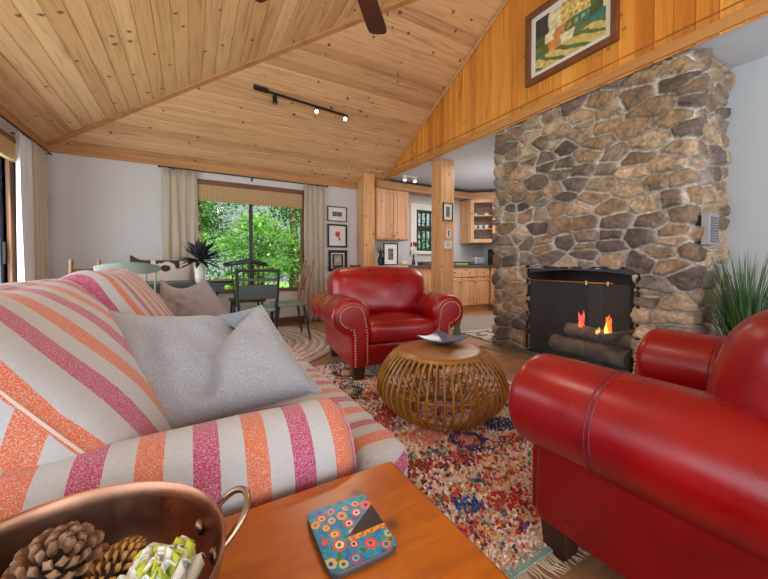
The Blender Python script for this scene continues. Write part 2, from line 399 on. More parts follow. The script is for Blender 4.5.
# ------------------------------------------------------------------ room
XL, XG, XR, YW, YB = -1.48, 3.02, 3.66, 5.43, -2.6
ZE, S1, S2 = 2.36, .515, .378
ZK = 2.47       # lower flat ceiling
def zc1(y): return ZE+S1*(YW-y)
def zc2(x): return ZE+S2*(x-XL)
HIP = S2/S1     # dY per dX of the hip line
def grooved(u0, u1, v0, v1, w, place, clips, name, mt, depth=.009, gw=.0065, **kw):
    """boards run along u; v is across; place(u,v,h) -> world"""
    b = bmesh.new(); uvd = {}
    prof = []; k0 = math.floor(v0/w); k1 = math.ceil(v1/w)
    for k in range(k0, k1):
        prof += [(k*w, -depth), (k*w+gw, 0), ((k+1)*w-gw, 0)]
    prof.append((k1*w, -depth))
    rows = []
    for u in (u0, u1): rows.append([b.verts.new(place(u, v, h)) for v, h in prof])
    lay = b.loops.layers.uv.new('UVMap')
    for i in range(len(prof)-1):
        f = b.faces.new((rows[0][i], rows[1][i], rows[1][i+1], rows[0][i+1]))
        vm = (prof[i][0]+prof[i+1][0])/2; kk = math.floor(vm/w)
        for l, (u, v) in zip(f.loops, ((u0, prof[i][0]), (u1, prof[i][0]), (u1, prof[i+1][0]), (u0, prof[i+1][0]))):
            l[lay].uv = (u, min(max(v, kk*w+.0005), (kk+1)*w-.0005))
    for co, no in clips:
        bmesh.ops.bisect_plane(b, geom=b.verts[:]+b.edges[:]+b.faces[:], plane_co=co, plane_no=no, clear_outer=True)
    me = bpy.data.meshes.new(name); b.to_mesh(me); b.free(); me.materials.append(mt)
    o = bpy.data.objects.new(name, me); COL.objects.link(o); o['kind'] = 'structure'; return o
# floor
struct('floor', M().bx(XL-.1, 5.8, YB-.1, YW+.1, -.1, 0), m_floor, smooth=False, uv=lambda co, n: (co.x, co.y))
# window-side slope (boards along X)
hipn = Vector((HIP, 1, 0)).normalized()      # on/over the hip: HIP*(x-XL) + (y-YW) = 0
grooved(XL-.1, XG+.1, 2.0, YW+.1, .118, lambda u, v, h: (u, v, zc1(v)-h), [((XL, YW, 0), -hipn)], 'ceiling', m_ceil2)
# left slope (boards along Y)
grooved(YB-.1, YW+.1, XL-.1, XG+.1, .118, lambda u, v, h: (v, u, zc2(v)-h), [((XL, YW, 0), hipn)], 'ceiling', m_ceil)
# opaque roof deck above the boards
rf = M(); T_ = .06
xe = 3.3; ye = YW-HIP*(xe-XL)
rf.add([(XL-.2, YW+.2*HIP, zc2(XL-.2)+T_), (xe, YW+.2*HIP, zc1(YW+.2*HIP)+T_), (xe, ye, zc2(xe)+T_), (xe, YB-.3, zc2(xe)+T_), (XL-.2, YB-.3, zc2(XL-.2)+T_)], [(0,1,2),(0,2,3,4)])
rf.add([(3.0, YW+.3, 2.6), (5.9, YW+.3, 2.6), (5.9, YB-.3, 2.6), (3.0, YB-.3, 2.6)], [(0,1,2,3)])
struct('roof_deck', rf, m_cabd, smooth=False)
# hip moulding
hy = lambda x: YW-HIP*(x-XL)
hp = M()
xa, xb = XL+.01, XG-.02
for a, bb in ((xa, xb),):
    d = Vector((bb-a, hy(bb)-hy(a), zc2(bb)-zc2(a))).normalized()
    side = d.cross(Vector((0,0,1))).normalized(); up = side.cross(d)
    p0 = Vector((a, hy(a), zc2(a)-.016)); p1 = Vector((bb, hy(bb), zc2(bb)-.016)); w_, h_ = .035, .012
    vs = [p+side*i*w_+up*j*h_ for p in (p0, p1) for (i, j) in ((-1,-.2),(1,-.2),(1,1),(-1,1))]
    vs[0] -= up*.004; vs[1] -= up*.004
    hp.add(vs, [(0,1,2,3),(4,7,6,5),(0,4,5,1),(1,5,6,2),(2,6,7,3),(3,7,4,0)])
struct('trim_1', hp, m_trim, uv=lambda co, n: (co.x, co.z), bevel=.004)
# eave trim along the window wall and left wall
struct('trim_2', M().bx(XL, 2.54, YW-.022, YW, 2.272, ZE+.01), m_trim, uv=uvX, bevel=.004)
struct('trim_3', M().bx(XL, XL+.022, YB, YW, 2.272, ZE+.01), m_trim, uv=uvY, bevel=.004)
# gable wall, vertical boards
gb = grooved(ZK-.02, 4.2, YB, YW, .12, lambda u, v, h: (XG-h*-1, v, u), [((0, YW, ZE), Vector((0, S1, 1)).normalized()), ((0,0,zc2(XG)), (0,0,1))], 'wall_gable', m_gable)
struct('trim_4', M().bx(XG-.022, XG+.03, YB, 5.33, ZK-.004, ZK+.075), m_trim, uv=uvY, bevel=.004)
tb = M(); q0 = Vector((XG-.012, 5.32, zc1(5.32)-.02)); q1 = Vector((XG-.012, 2.14, zc1(2.14)-.02)); tb.tube([q0, q1], .022, 4)
struct('trim_5', tb, m_trim, uv=lambda co, n: (co.y, co.z))
# flat white ceiling of the lower part
struct('ceiling', M().bx(XG+.03, 5.75, YB, YW, ZK, ZK+.05), m_white_ceil, smooth=False)
# right wall and kitchen right wall
struct('wall_right', M().bx(XR, XR+.1, YB, 1.9, 0, ZK+.05), m_wallr, smooth=False)
struct('wall_kitchen', M().bx(5.7, 5.8, 1.8, YW, 0, ZK+.05).bx(XR+.1, 5.7, 1.8, 1.9, 0, ZK+.05), m_wall, smooth=False)
# window wall with openings
WX0, WX1, WZ0, WZ1 = 0.0, 1.625, .52, 2.15
KX0, KX1, KZ0, KZ1 = 3.84, 4.5, 1.21, 2.02
def wall_y(y0, y1, x0, x1, z0, z1, holes):
    m = M(); xs = sorted({x0, x1}|{h[0] for h in holes}|{h[1] for h in holes})
    for a, b in zip(xs[:-1], xs[1:]):
        hs = sorted([h for h in holes if h[0] <= a and h[1] >= b], key=lambda h: h[2]); z = z0
        for h in hs:
            if h[2] > z: m.bx(a, b, y0, y1, z, h[2])
            z = h[3]
        if z < z1: m.bx(a, b, y0, y1, z, z1)
    return m
struct('wall_far', wall_y(YW, YW+.12, XL-.1, 5.8, 0, 2.45, [(WX0,WX1,WZ0,WZ1),(KX0,KX1,KZ0,KZ1)]), m_wall, smooth=False)
# left wall with glazed door
DY0, DY1, DZ1 = 2.2, 4.42, 2.02
lw = wall_y(XL-.12, XL, YB, YW, 0, 2.45, [(DY0,DY1,0,DZ1),(-1.9,1.4,.4,2.05)])
lw.v = [(y, x, z) for x, y, z in lw.v]
struct('wall_left', lw, m_wall, smooth=False)
bw = wall_y(YB-.1, YB, XL-.1, XR+.1, 0, 4.3, [(-1.1, 1.0, .3, 2.3), (1.3, 3.3, .3, 2.3)])
struct('wall_back', bw, m_wall, smooth=False)
struct('baseboard_far', M().bx(XL, 2.54, YW-.02, YW, 0, .10), m_darkwood, uv=uvX)
struct('baseboard_left', M().bx(XL, XL+.02, DY1+.1, YW, 0, .10), m_darkwood, uv=uvY)
struct('baseboard_right', M().bx(XR-.015, XR, YB, .93, 0, .10), m_white)

def window(name, x0, x1, z0, z1, y, fw, mt, mull=None, bars=None, mullmat=None, depth=.1):
    root = bpy.data.objects.new(name, None); COL.objects.link(root); root.location = ((x0+x1)/2, y, z0); root['kind'] = 'structure'
    f = M().bx(x0, x0+fw, y-.02, y+depth, z0, z1).bx(x1-fw, x1, y-.02, y+depth, z0, z1).bx(x0+fw, x1-fw, y-.02, y+depth, z1-fw, z1).bx(x0+fw, x1-fw, y-.03, y+depth, z0, z0+fw*.8)
    build('window_frame', f, mt, root, world=True, uv=uvX, bevel=.003)
    g = M()
    for xm, wv in (mull or []): g.bx(xm-wv/2, xm+wv/2, y+.03, y+.07, z0+fw*.8, z1-fw)
    for zm, wv in (bars or []): g.bx(x0+fw, x1-fw, y+.032, y+.068, zm-wv/2, zm+wv/2)
    if g.v: build('mullion', g, mullmat or m_black, root, world=True)
    build('pane', M().bx(x0+fw, x1-fw, y+.05, y+.055, z0+fw*.8, z1-fw), m_glass_pane, root, world=True)
    return root
window('window_1', WX0, WX1, WZ0, WZ1, YW, .062, m_darkwood, mull=[(.79, .05)])
kx = [KX0+.05+(KX1-KX0-.1)*i/5 for i in range(1,5)]
window('window_2', KX0, KX1, KZ0, KZ1, YW, .04, m_black, mull=[(x, .015) for x in kx], bars=[(1.66,.10),(1.45,.012)])
struct('trim_6', M().bx(KX0-.14, KX0, YW-.02, YW, KZ0-.1, KZ1+.12).bx(KX1, KX1+.14, YW-.02, YW, KZ0-.1, KZ1+.12).bx(KX0, KX1, YW-.02, YW, KZ1, KZ1+.12).bx(KX0-.14, KX1+.14, YW-.05, YW, KZ0-.06, KZ0), m_white)
# glazed door on the left wall
dr = bpy.data.objects.new('door_1', None); COL.objects.link(dr); dr.location = (XL, 3.3, 0); dr['kind'] = 'structure'
f = M().bx(XL-.1, XL+.03, DY1, DY1+.17, 0, DZ1+.13).bx(XL-.1, XL+.03, DY0-.17, DY0, 0, DZ1+.13).bx(XL-.1, XL+.03, DY0, DY1, DZ1, DZ1+.13)
build('door_frame', f, m_leftframe, dr, world=True, uv=uvZ, bevel=.004)
f = M().bx(XL-.07, XL-.02, DY1-.07, DY1, 0, DZ1).bx(XL-.07, XL-.02, DY0, DY0+.07, 0, DZ1).bx(XL-.07, XL-.02, 3.27, 3.34, 0, DZ1).bx(XL-.068, XL-.022, DY0+.07, DY1-.07, 0, .08)
build('sash', f, mat('dark_blue_sash', S(52,60,72), .4), dr, world=True)
build('door_glass', M().bx(XL-.05, XL-.045, DY0+.07, DY1-.07, .08, DZ1), m_glass_pane, dr, world=True)
build('door_handle', M().bx(XL-.02, XL+.0, DY1-.05, DY1-.02, .95, 1.15), m_black, dr, world=True)

# ------------------------------------------------------------------ posts
def post(x0, x1, y0, y1, label, slope=False):
    o = empty('timber_post', label, 'post', ((x0+x1)/2, (y0+y1)/2, 0))
    m = M().bx(x0, x1, y0, y1, 0, 2.469)
    if slope:
        m.v = [(x, y, (zc1(y)-.004) if z > 1 else z) for x, y, z in m.v]
    build('shaft', m, m_post, o, world=True, uv=uvZ, bevel=.006)
    bs = M().bx(x0-.012, x1+.012, y0-.012, y1+.012 if not slope else y1, 0, .09)
    build('plinth', bs, m_trim, o, world=True, uv=uvX); return o
post(2.55, 2.765, 5.14, YW-.025, 'square pine post standing against the far wall left of the kitchen cabinets', True)
post(3.13, 3.37, 3.80, 4.03, 'free-standing square pine post with three small frames hung on its face')

# ------------------------------------------------------------------ fireplace
FX, FYL, FYR = 3.085, 2.76, .985
OPY0, OPY1, OPZ0, OPZ1 = 1.325, 2.285, .05, .905
def smooth(a, b, x):
    t = np.clip((x-a)/(b-a), 0, 1); return t*t*(3-2*t)
def npnoise(P, sc, seed=0):
    # cheap value noise by summed sines with warped phases
    r = np.random.default_rng(seed); out = np.zeros(len(P))
    for o in range(7):
        k = r.normal(size=2)*sc*(1.35**o); out += np.sin(P@k+r.uniform(0, 6.28)+1.3*np.sin(P@(r.normal(size=2)*sc*.6)+r.uniform(0,6)))/(1.25**o)
    return out/3.2
def make_stone():
    L1, L2, L3 = XR-FX, FYL-FYR, XR-FX
    L = L1+L2+L3; Z = ZK-.012; step = .0095
    nu, nz = int(L/step), int(Z/step)
    u = np.linspace(0, L, nu+1); z = np.linspace(0, Z, nz+1)
    U, ZZ = np.meshgrid(u, z, indexing='ij'); P = np.stack([U.ravel(), ZZ.ravel()], 1)
    # seeds: rough courses of varied height, stones of varied width
    seeds = []; zz = -.08
    r = np.random.default_rng(21)
    while zz < Z+.15:
        h = r.uniform(.085, .19); x = -.2
        while x < L+.3:
            w = r.uniform(.11, .34)
            if h > .14 and r.random() < .25:      # two thin stones in place of one tall
                w2 = w*r.uniform(.8, 1.1)
                seeds.append((x+w2/2+r.normal()*.01, zz+h*.25)); seeds.append((x+w2/2+r.normal()*.03, zz+h*.78)); x += w2; continue
            seeds.append((x+w/2+r.normal()*.015, zz+h/2+r.normal()*.028)); x += w
        zz += h*.97
    SD = np.array(seeds); sx = .60
    warp = np.stack([npnoise(P, 9, 1)*.010+npnoise(P, 34, 3)*.0055, npnoise(P, 9, 2)*.010+npnoise(P, 34, 4)*.0055], 1)
    Q = (P+warp)*[sx, 1]; SS = SD*[sx, 1]
    WT = r.uniform(-.0011, .0013, len(SD)); d1 = np.full(len(Q), 9.); i1 = np.zeros(len(Q), int)
    for c in range(0, len(Q), 20000):
        D = ((Q[c:c+20000, None, :]-SS[None])**2).sum(2)-WT; i1[c:c+20000] = D.argmin(1)
    edge = np.full(len(Q), 9.)
    for c in range(0, len(Q), 20000):
        q = Q[c:c+20000]; a = SS[i1[c:c+20000]]
        D = ((q[:, None, :]-SS[None])**2).sum(2)-WT; da = ((q-a)**2).sum(1)-WT[i1[c:c+20000]]
        sep = np.sqrt(((a[:, None, :]-SS[None])**2).sum(2))
        with np.errstate(divide='ignore', invalid='ignore'): e = (D-da[:, None])/(2*sep)
        e[sep < 1e-6] = 9; edge[c:c+20000] = e.min(1)
    n = len(SD)
    gap = r.uniform(.003, .0085, n)[i1]
    hh = r.uniform(.022, .06, n)[i1]; tx = r.normal(size=n)[i1]*.10; ty = r.normal(size=n)[i1]*.10
    rel = P-SD[i1]
    prof = smooth(0, 1, (edge-gap)/.011)**.6
    hgt = prof*(hh+np.clip(rel[:,0]*tx+rel[:,1]*ty, -.015, .02)+npnoise(P, 22, 5)*.008+np.abs(npnoise(P, 40, 16))*-.008+npnoise(P, 90, 6)*.0045+.006*smooth(.005,.05,edge))
    hgt += (1-prof)*npnoise(P, 60, 7)*.003
    # colours of the stones themselves
    base = np.array([S(146,124,106)[:3], S(130,110,94)[:3], S(164,144,124)[:3], S(114,100,90)[:3], S(150,126,102)[:3], S(138,128,120)[:3], S(178,156,132)[:3], S(104,92,86)[:3]])
    bc = base[r.integers(0, len(base), n)]*r.uniform(.82, 1.35, (n,1))
    tone = 1+.22*npnoise(P, 14, 8)+.14*npnoise(P, 45, 9)
    rust = smooth(.25, .8, npnoise(P, 7, 10))[:, None]
    c = bc[i1]*tone[:, None]; c = c*(1-rust*.35)+np.array(S(168,120,72)[:3])*rust*.35
    mort = np.array(S(196,190,182)[:3])*(1+.10*npnoise(P, 50, 11))[:, None]
    mk = smooth(-.002, .006, edge-gap)[:, None]
    c = mort*(1-mk)+c*mk
    # position on the wrapped outline
    X = np.empty(len(P)); Y = np.empty(len(P)); NX = np.empty(len(P)); NY = np.empty(len(P)); uu = P[:,0]
    a = uu < L1; b_ = (uu >= L1) & (uu <= L1+L2); d = uu > L1+L2
    X[a] = XR-uu[a]; Y[a] = FYL; X[b_] = FX; Y[b_] = FYL-(uu[b_]-L1); X[d] = FX+(uu[d]-L1-L2); Y[d] = FYR
    rr = .05
    ang = np.where(uu < L1+L2/2, smooth(-rr, rr, uu-L1)*pi/2, pi/2+smooth(-rr, rr, uu-L1-L2)*pi/2)
    NX = -np.sin(ang); NY = np.cos(ang)
    # cut corner towards round
    near1 = np.clip(1-np.abs(uu-L1)/rr, 0, 1)**2*.022; near2 = np.clip(1-np.abs(uu-L1-L2)/rr, 0, 1)**2*.022
    hg = hgt-near1-near2
    back = np.minimum(np.abs(uu), np.abs(L-uu)) < .012
    hg[back] = np.minimum(hg[back], .02)
    X += NX*hg; Y += NY*hg; X = np.minimum(X, XR)
    # shove top edge down irregularly
    Zc = P[:,1].copy()
    V = np.stack([X, Y, Zc], 1)
    idx = np.arange(len(P)).reshape(nu+1, nz+1)
    fs = np.stack([idx[:-1,:-1], idx[1:,:-1], idx[1:,1:], idx[:-1,1:]], -1).reshape(-1, 4)
    cu = P[fs].mean(1)
    yy = FYL-(cu[:,0]-L1); jag = npnoise(cu, 22, 12)*.012
    inside = (cu[:,0] > L1) & (cu[:,0] < L1+L2) & (yy > OPY0+jag) & (yy < OPY1+jag*.6) & (cu[:,1] > OPZ0) & (cu[:,1] < OPZ1)
    fs = fs[~inside]
    me = bpy.data.meshes.new('stone_facing'); me.vertices.add(len(V)); me.vertices.foreach_set('co', V.astype(np.float32).ravel())
    me.loops.add(fs.size); me.loops.foreach_set('vertex_index', fs.ravel().astype(np.int32)); me.polygons.add(len(fs))
    me.polygons.foreach_set('loop_start', (np.arange(len(fs))*4).astype(np.int32)); me.polygons.foreach_set('loop_total', np.full(len(fs), 4, np.int32))
    me.update(calc_edges=True); me.validate()
    bb = bmesh.new(); bb.from_mesh(me); bmesh.ops.delete(bb, geom=[v for v in bb.verts if not v.link_faces], context='VERTS')
    cm = {}
    a_ = me.color_attributes.new('Col', 'FLOAT_COLOR', 'POINT')
    a_.data.foreach_set('color', np.concatenate([c, np.ones((len(c),1))], 1).astype(np.float32).ravel()); bb.free()
    me.polygons.foreach_set('use_smooth', [True]*len(me.polygons)); me.materials.append(m_stone)
    return me
fp = empty('stone_fireplace', 'floor-to-ceiling fireplace chimney faced with brown field stones in pale mortar', 'fireplace', (FX+.2, (FYL+FYR)/2, 0))
me = make_stone(); so = bpy.data.objects.new('stone_facing', me); COL.objects.link(so); so.parent = fp; so.matrix_basis = fp.matrix_basis.inverted()
# firebox: back, sides, top, bottom
fb = M(); x1 = 3.50; e = .0
for (a0, a1, b0, b1, c0, c1) in ((x1, x1+.02, OPY0-.05, OPY1+.05, 0, 1.0), (3.06, x1, OPY1+.015, OPY1+.035, 0, 1.0), (3.06, x1, OPY0-.035, OPY0-.015, 0, 1.0), (3.06, x1, OPY0-.05, OPY1+.05, .905, .925), (3.04, x1, OPY0-.015, OPY1+.015, .02, .055)): fb.bx(a0, a1, b0, b1, c0, c1)
build('firebox', fb, m_firebox, fp, world=True, smooth=False)
# arched steel lintel
lt = M(); N = 20; vs = []
for i in range(N+1):
    y = OPY0+(OPY1-OPY0)*i/N; k = (2*i/N-1)
    for x in (3.055, 3.075):
        vs.append((x, y, OPZ1+.004)); vs.append((x, y, OPZ1-.012-.035*k**2))
fs = []
for i in range(N):
    a = i*4; b = a+4; fs += [(a,b,b+1,a+1),(a+2,a+3,b+3,b+2),(a+1,b+1,b+3,a+3),(a,a+2,b+2,b)]
build('arched_lintel', lt.add(vs, fs), m_lintel, fp, world=True)
# spark screen curtain + rod
sc_ = M(); N = 120; vs = []; y0s, y1s = 1.56, 2.275
for i in range(N+1):
    y = y1s+(y0s-y1s)*i/N; x = 3.068+.007*sin(i*1.05)
    vs += [(x, y, .06), (x, y, .782)]
fs = [(2*i, 2*i+2, 2*i+3, 2*i+1) for i in range(N)]
N2 = 60; o2 = len(vs)
for i in range(N2+1):
    y = 1.70-.34*i/N2; x = 3.085+.006*sin(i*1.2); vs += [(x, y, .06), (x, y, .775)]
fs += [(o2+2*i, o2+2*i+2, o2+2*i+3, o2+2*i+1) for i in range(N2)]
build('mesh_curtain', sc_.add(vs, fs), m_mesh, fp, world=True, fix=False)
build('curtain_rod', M().cyl((3.06, 2.28, .785), (3.06, 1.48, .785), .006).cyl((3.06,1.70,.765),(3.06,1.70,.80),.011).cyl((3.06,1.52,.765),(3.06,1.52,.80),.009), m_brassb, fp, world=True)
build('pull_rod', M().cyl((3.058,1.70,.765),(3.058,1.70,.1),.0035), m_lintel, fp, world=True)
# vent on the side face
vn = M().bx(3.12, 3.30, .900, .945, 1.085, 1.305); build('vent', vn, mat('vent_frame', S(150,152,156), .5), fp, world=True, bevel=.004)
vs_ = M()
for k in range(10): vs_.bx(3.145, 3.275, .894, .900, 1.105+k*.0185, 1.115+k*.0185)
build('vent_slats', vs_, mat('vent_slat', S(96,98,104), .5), fp, world=True)
build('vent_box', M().bx(3.14, 3.28, .945, .99, 1.1, 1.29), m_firebox, fp, world=True)
def log(p0, p1, r, seed, label):
    m = M(); N = 14; R = random.Random(seed); P0, P1 = Vector(p0), Vector(p1); pts = []; rs = []
    for i in range(N+1):
        pts.append(P0.lerp(P1, i/N)+Vector((R.uniform(-1,1), R.uniform(-1,1), R.uniform(-1,1)))*r*.06); rs.append(r*(1+R.uniform(-.08,.08)))
    m.tube(pts, rs, 14); m.v = [tuple(Vector(v)+mn.noise_vector(Vector(v)*18)*r*.16) for v in m.v]
    o = build('fire_log', m, m_log); return tag(o, label, 'log', 'logs in the fireplace')
log((3.20, 2.10, .155), (3.22, 1.42, .13), .078, 1, 'large grey fire log lying in front at the bottom of the firebox')
log((3.38, 2.05, .15), (3.36, 1.45, .15), .072, 2, 'grey fire log at the back of the firebox behind the large one')
log((3.27, 2.00, .305), (3.31, 1.38, .26), .06, 3, 'upper grey fire log resting on the two below under the flames')
log((3.14, 1.60, .29), (3.40, 1.45, .34), .038, 4, 'short slim fire log laid crosswise on top at the right')
def flame(pos, h, w, mt, seed, name='flame'):
    R = random.Random(seed); m = M()
    for k in range(3):
        ox = R.uniform(-.5,.5)*w; hh = h*R.uniform(.55, 1) if k else h; pts = []; rs = []
        for i in range(10):
            t_ = i/9; pts.append((pos[0]+.01*sin(5*t_+seed+k), pos[1]+ox*(1-t_*.5)+w*.28*sin(4.5*t_+k*2+seed), pos[2]+hh*t_)); rs.append(w*.33*(sin(pi*min(1, t_*.8+.18))**.8)*(1-t_)**.4+.001)
        m.tube(pts, rs, 8)
    return m
fl = empty('fire_flame', 'small pink and red flame at the left above the logs', 'flame', (3.28, 1.86, .33), group='flames on the logs')
build('outer_flame', flame((3.28,1.865,.33), .17, .06, m_flame2, 1), m_flame2, fl, world=True); build('inner_flame', flame((3.262,1.86,.335), .08, .03, m_flame, 2), m_flame, fl, world=True)
fl = empty('fire_flame', 'orange flame at the right above the logs', 'flame', (3.26, 1.62, .31), group='flames on the logs')
build('outer_flame', flame((3.27,1.60,.30), .19, .07, m_flame, 5), m_flame, fl, world=True); build('inner_flame', flame((3.25,1.615,.305), .12, .035, m_flame3, 6), m_flame3, fl, world=True)
build('side_flame', flame((3.25,1.69,.30), .07, .03, m_flame3, 8), m_flame3, fl, world=True)
# hearth strip
struct('trim_7', M().bx(2.86, 3.06, FYR-.02, FYL+.02, -.02, .012), simple('slate_hearth', S(120,104,90), S(146,128,110), 6, .7, .3), bevel=.004)

# ------------------------------------------------------------------ picture helper
def panel(name, parent, w, h, nx, ny, fn, mt=None, T=Matrix()):
    """flat picture: a grid of coloured cells in local x (0..w), z (0..h)"""
    vs = [T @ Vector((w*i/nx, 0, h*j/ny)) for j in range(ny+1) for i in range(nx+1)]
    fs = [(j*(nx+1)+i, j*(nx+1)+i+1, (j+1)*(nx+1)+i+1, (j+1)*(nx+1)+i) for j in range(ny) for i in range(nx)]
    m = M().add(vs, fs); o = build(name, m, mt or m_attr, parent, world=True, smooth=False, fix=False)
    cols = []
    for j in range(ny):
        for i in range(nx):
            c = fn((i+.5)/nx, (j+.5)/ny); cols += [tuple(c[:3])+(1,)]*4
    setcol(o, cols); return o
def fbm(x, y, s=0, o=4):
    return mn.fractal(Vector((x, y, s*7.3)), 1., 2., o)
# painting on the gable (plain generic street scene)
PY0, PY1, PZ0, PZ1 = 1.435, 2.29, 2.755, 3.46
pt = empty('framed_painting', 'large brown framed street painting hanging high on the pine gable wall', 'painting', (XG-.02, (PY0+PY1)/2, PZ0))
fr = M(); fw = .05
for a in ((PY0, PY1, PZ0, PZ0+fw), (PY0, PY1, PZ1-fw, PZ1), (PY0, PY0+fw, PZ0+fw, PZ1-fw), (PY1-fw, PY1, PZ0+fw, PZ1-fw)): fr.bx(XG-.055, XG-.002, *a)
build('frame', fr, m_frame_b, pt, world=True, bevel=.004)
build('mat_board', M().bx(XG-.02, XG-.004, PY0+fw, PY1-fw, PZ0+fw, PZ1-fw), m_mat, pt, world=True)
def street(u, v):
    n = fbm(u*5, v*5, 1)*.5; n2 = fbm(u*17, v*17, 2); a = u+n*.06; b = v+n*.05
    cy_ = np.array(S(214,190,120)[:3]); cg = np.array(S(92,112,70)[:3]); cd = np.array(S(66,64,70)[:3]); co = np.array(S(206,140,84)[:3]); ct = np.array(S(60,120,118)[:3]); cw = np.array(S(224,214,180)[:3])
    if b < .22+.12*a: c = cy_*.9 if sin(a*18+b*30) < .5 else cg
    elif b < .45: c = [cg, co, cw, cg, ct][int(a*5) % 5]
    elif b < .62: c = [cg*.7, cw, co*.9, cg, ct][int(a*6.3) % 5]
    else: c = [cd, cw, cy_, cy_*1.1, cg][int(a*5) % 5] if a < .86 else ct
    if a > .42 and a < .78 and b > .45 and (int(a*22) % 2) and (int(b*14) % 2): c = cy_*.6
    return np.clip(c*(1+.35*n2), 0, 1)
iw = (PY1-PY0)-2*fw-.10; ih = (PZ1-PZ0)-2*fw-.10
panel('canvas', pt, iw, ih, 90, 74, street, T=Matrix.Translation((XG-.0215, PY1-fw-.05, PZ0+fw+.05)) @ Matrix.Rotation(-pi/2, 4, 'Z'))

def hung(label, x0, x1, z0, z1, y, fmat, fw, mw, fn, group=None, nx=24, ny=24, axis='Y'):
    o = empty('framed_picture', label, 'picture', ((x0+x1)/2, y, z0), group=group)
    fr = M(); d = .02
    for a in ((x0,x1,z0,z0+fw),(x0,x1,z1-fw,z1),(x0,x0+fw,z0+fw,z1-fw),(x1-fw,x1,z0+fw,z1-fw)): fr.bx(a[0], a[1], y-d, y-.001, a[2], a[3])
    build('frame', fr, fmat, o, world=True)
    build('mat_board', M().bx(x0+fw, x1-fw, y-.01, y-.002, z0+fw, z1-fw), m_mat, o, world=True)
    panel('print', o, x1-x0-2*fw-2*mw, z1-z0-2*fw-2*mw, nx, ny, fn, T=Matrix.Translation((x0+fw+mw, y-.0108, z0+fw+mw)))
    return o
K = np.array(S(40,38,40)[:3]); Wh = np.array(S(222,218,218)[:3])
def photo_bw(u, v): n = fbm(u*5, v*5, 5); return np.clip(np.array(S(96,94,92)[:3])*(1+1.1*n), .01, .8)
def poppy(u, v):
    d = sqrt((u-.52)**2+((v-.6)*1.1)**2)+.04*fbm(u*8, v*8, 3)
    if d < .19: return np.array(S(196,58,40)[:3])*(1+.3*fbm(u*12, v*12, 4))
    if abs(u-.62-.1*(.5-v)) < .02 and .2 < v < .5: return K
    if sqrt((u-.68)**2+(v-.3)**2) < .07: return K*2
    return Wh
def flower_dark(u, v):
    d = sqrt((u-.5)**2+((v-.6))**2)
    if d < .22+.05*fbm(u*9, v*9, 2): return np.array(S(176,172,150)[:3])*(1+.6*fbm(u*14, v*14, 6))
    if abs(u-.5) < .03 and v < .45: return np.array(S(120,130,100)[:3])
    return K if not (.15 < u < .85 and .08 < v < .92) else np.array(S(150,148,146)[:3])
hung('thin black framed small photograph, top of the three on the far wall', 2.0, 2.355, 1.68, 1.935, YW, m_frame_k, .014, .075, photo_bw)
hung('black framed red poppy print, middle of the three on the far wall', 2.0, 2.36, 1.235, 1.635, YW, m_frame_k, .03, .03, poppy, nx=30, ny=34)
hung('dark framed pale flower print, lowest of the three on the far wall', 2.015, 2.36, .82, 1.19, YW, m_frame_k, .05, .02, flower_dark)
PYF = 3.80
hung('black framed small photograph, topmost on the free-standing pine post', 3.155-.04+.04, 3.335, 1.58, 1.84, PYF, m_frame_k, .012, .045, photo_bw)
hung('small white portrait card on the free-standing post, between the framed photo and the wider card', 3.225, 3.30, 1.33, 1.46, PYF, m_white, .006, .018, photo_bw)
hung('small white landscape card, lowest on the free-standing pine post', 3.19, 3.32, 1.175, 1.285, PYF, m_white, .008, .03, lambda u, v: Wh*.8)

# ------------------------------------------------------------------ curtains / rods
def drape(name, label, x0, x1, y, z0, z1, waves, amp, mt, axis='x', parent=None, group=None):
    m = M(); n = waves*12; vs = []; R = random.Random(int(x0*100)+5); ph = R.uniform(0,6)
    nz = 14
    for j in range(nz+1):
        z = z0+(z1-z0)*j/nz
        for i in range(n+1):
            t_ = i/n; a = amp*(.65+.35*(1-j/nz)); xx = x0+(x1-x0)*t_+.008*sin(9*t_+j*.5)
            yy = y+a*(sin(2*pi*waves*t_+ph)+.35*sin(2*pi*waves*2.1*t_+j*.12+1))
            vs.append((xx, yy, z) if axis == 'x' else (yy, xx, z))
    fs = [(j*(n+1)+i, j*(n+1)+i+1, (j+1)*(n+1)+i+1, (j+1)*(n+1)+i) for j in range(nz) for i in range(n)]
    o = build(name, m.add(vs, fs), mt, fix=False); so_ = o.modifiers.new('solid', 'SOLIDIFY'); so_.thickness = .003
    return tag(o, label, 'curtain', group) if parent is None else o
drape('curtain', 'beige linen curtain at the left side of the big window', -.33, .075, YW-.085, .01, 2.225, 4, .026, m_curtain)
drape('curtain', 'beige linen curtain at the right side of the big window', 1.58, 1.93, YW-.085, .01, 2.225, 4, .026, m_curtain)
cr = empty('curtain_rod', 'thin black curtain rod above the big window', 'curtain rod', (.8, YW-.085, 2.24))
build('rod', M().cyl((-.36, YW-.085, 2.242), (1.97, YW-.085, 2.242), .008), m_black, cr, world=True)
for x in (-.36, 1.97): build('finial', M().ball((x, YW-.085, 2.242), .016), m_black, cr, world=True)
for x in (-.2, .8, 1.8): build('bracket', M().bx(x-.006, x+.006, YW-.09, YW-.002, 2.222, 2.234).bx(x-.012, x+.012, YW-.006, YW-.001, 2.20, 2.245), m_black, cr, world=True)
drape('curtain', 'pale grey curtain drawn beside the glazed door on the left wall', 4.36, 4.66, XL+.10, .01, 2.17, 4, .028, m_sheer, axis='y')
drape('curtain', 'beige curtain hanging nearest the corner on the left wall', 4.68, 5.06, XL+.09, .01, 2.19, 4, .026, m_curtain, axis='y')
cr = empty('curtain_rod', 'dark curtain rod above the glazed door on the left wall', 'curtain rod', (XL+.09, 3.7, 2.2))
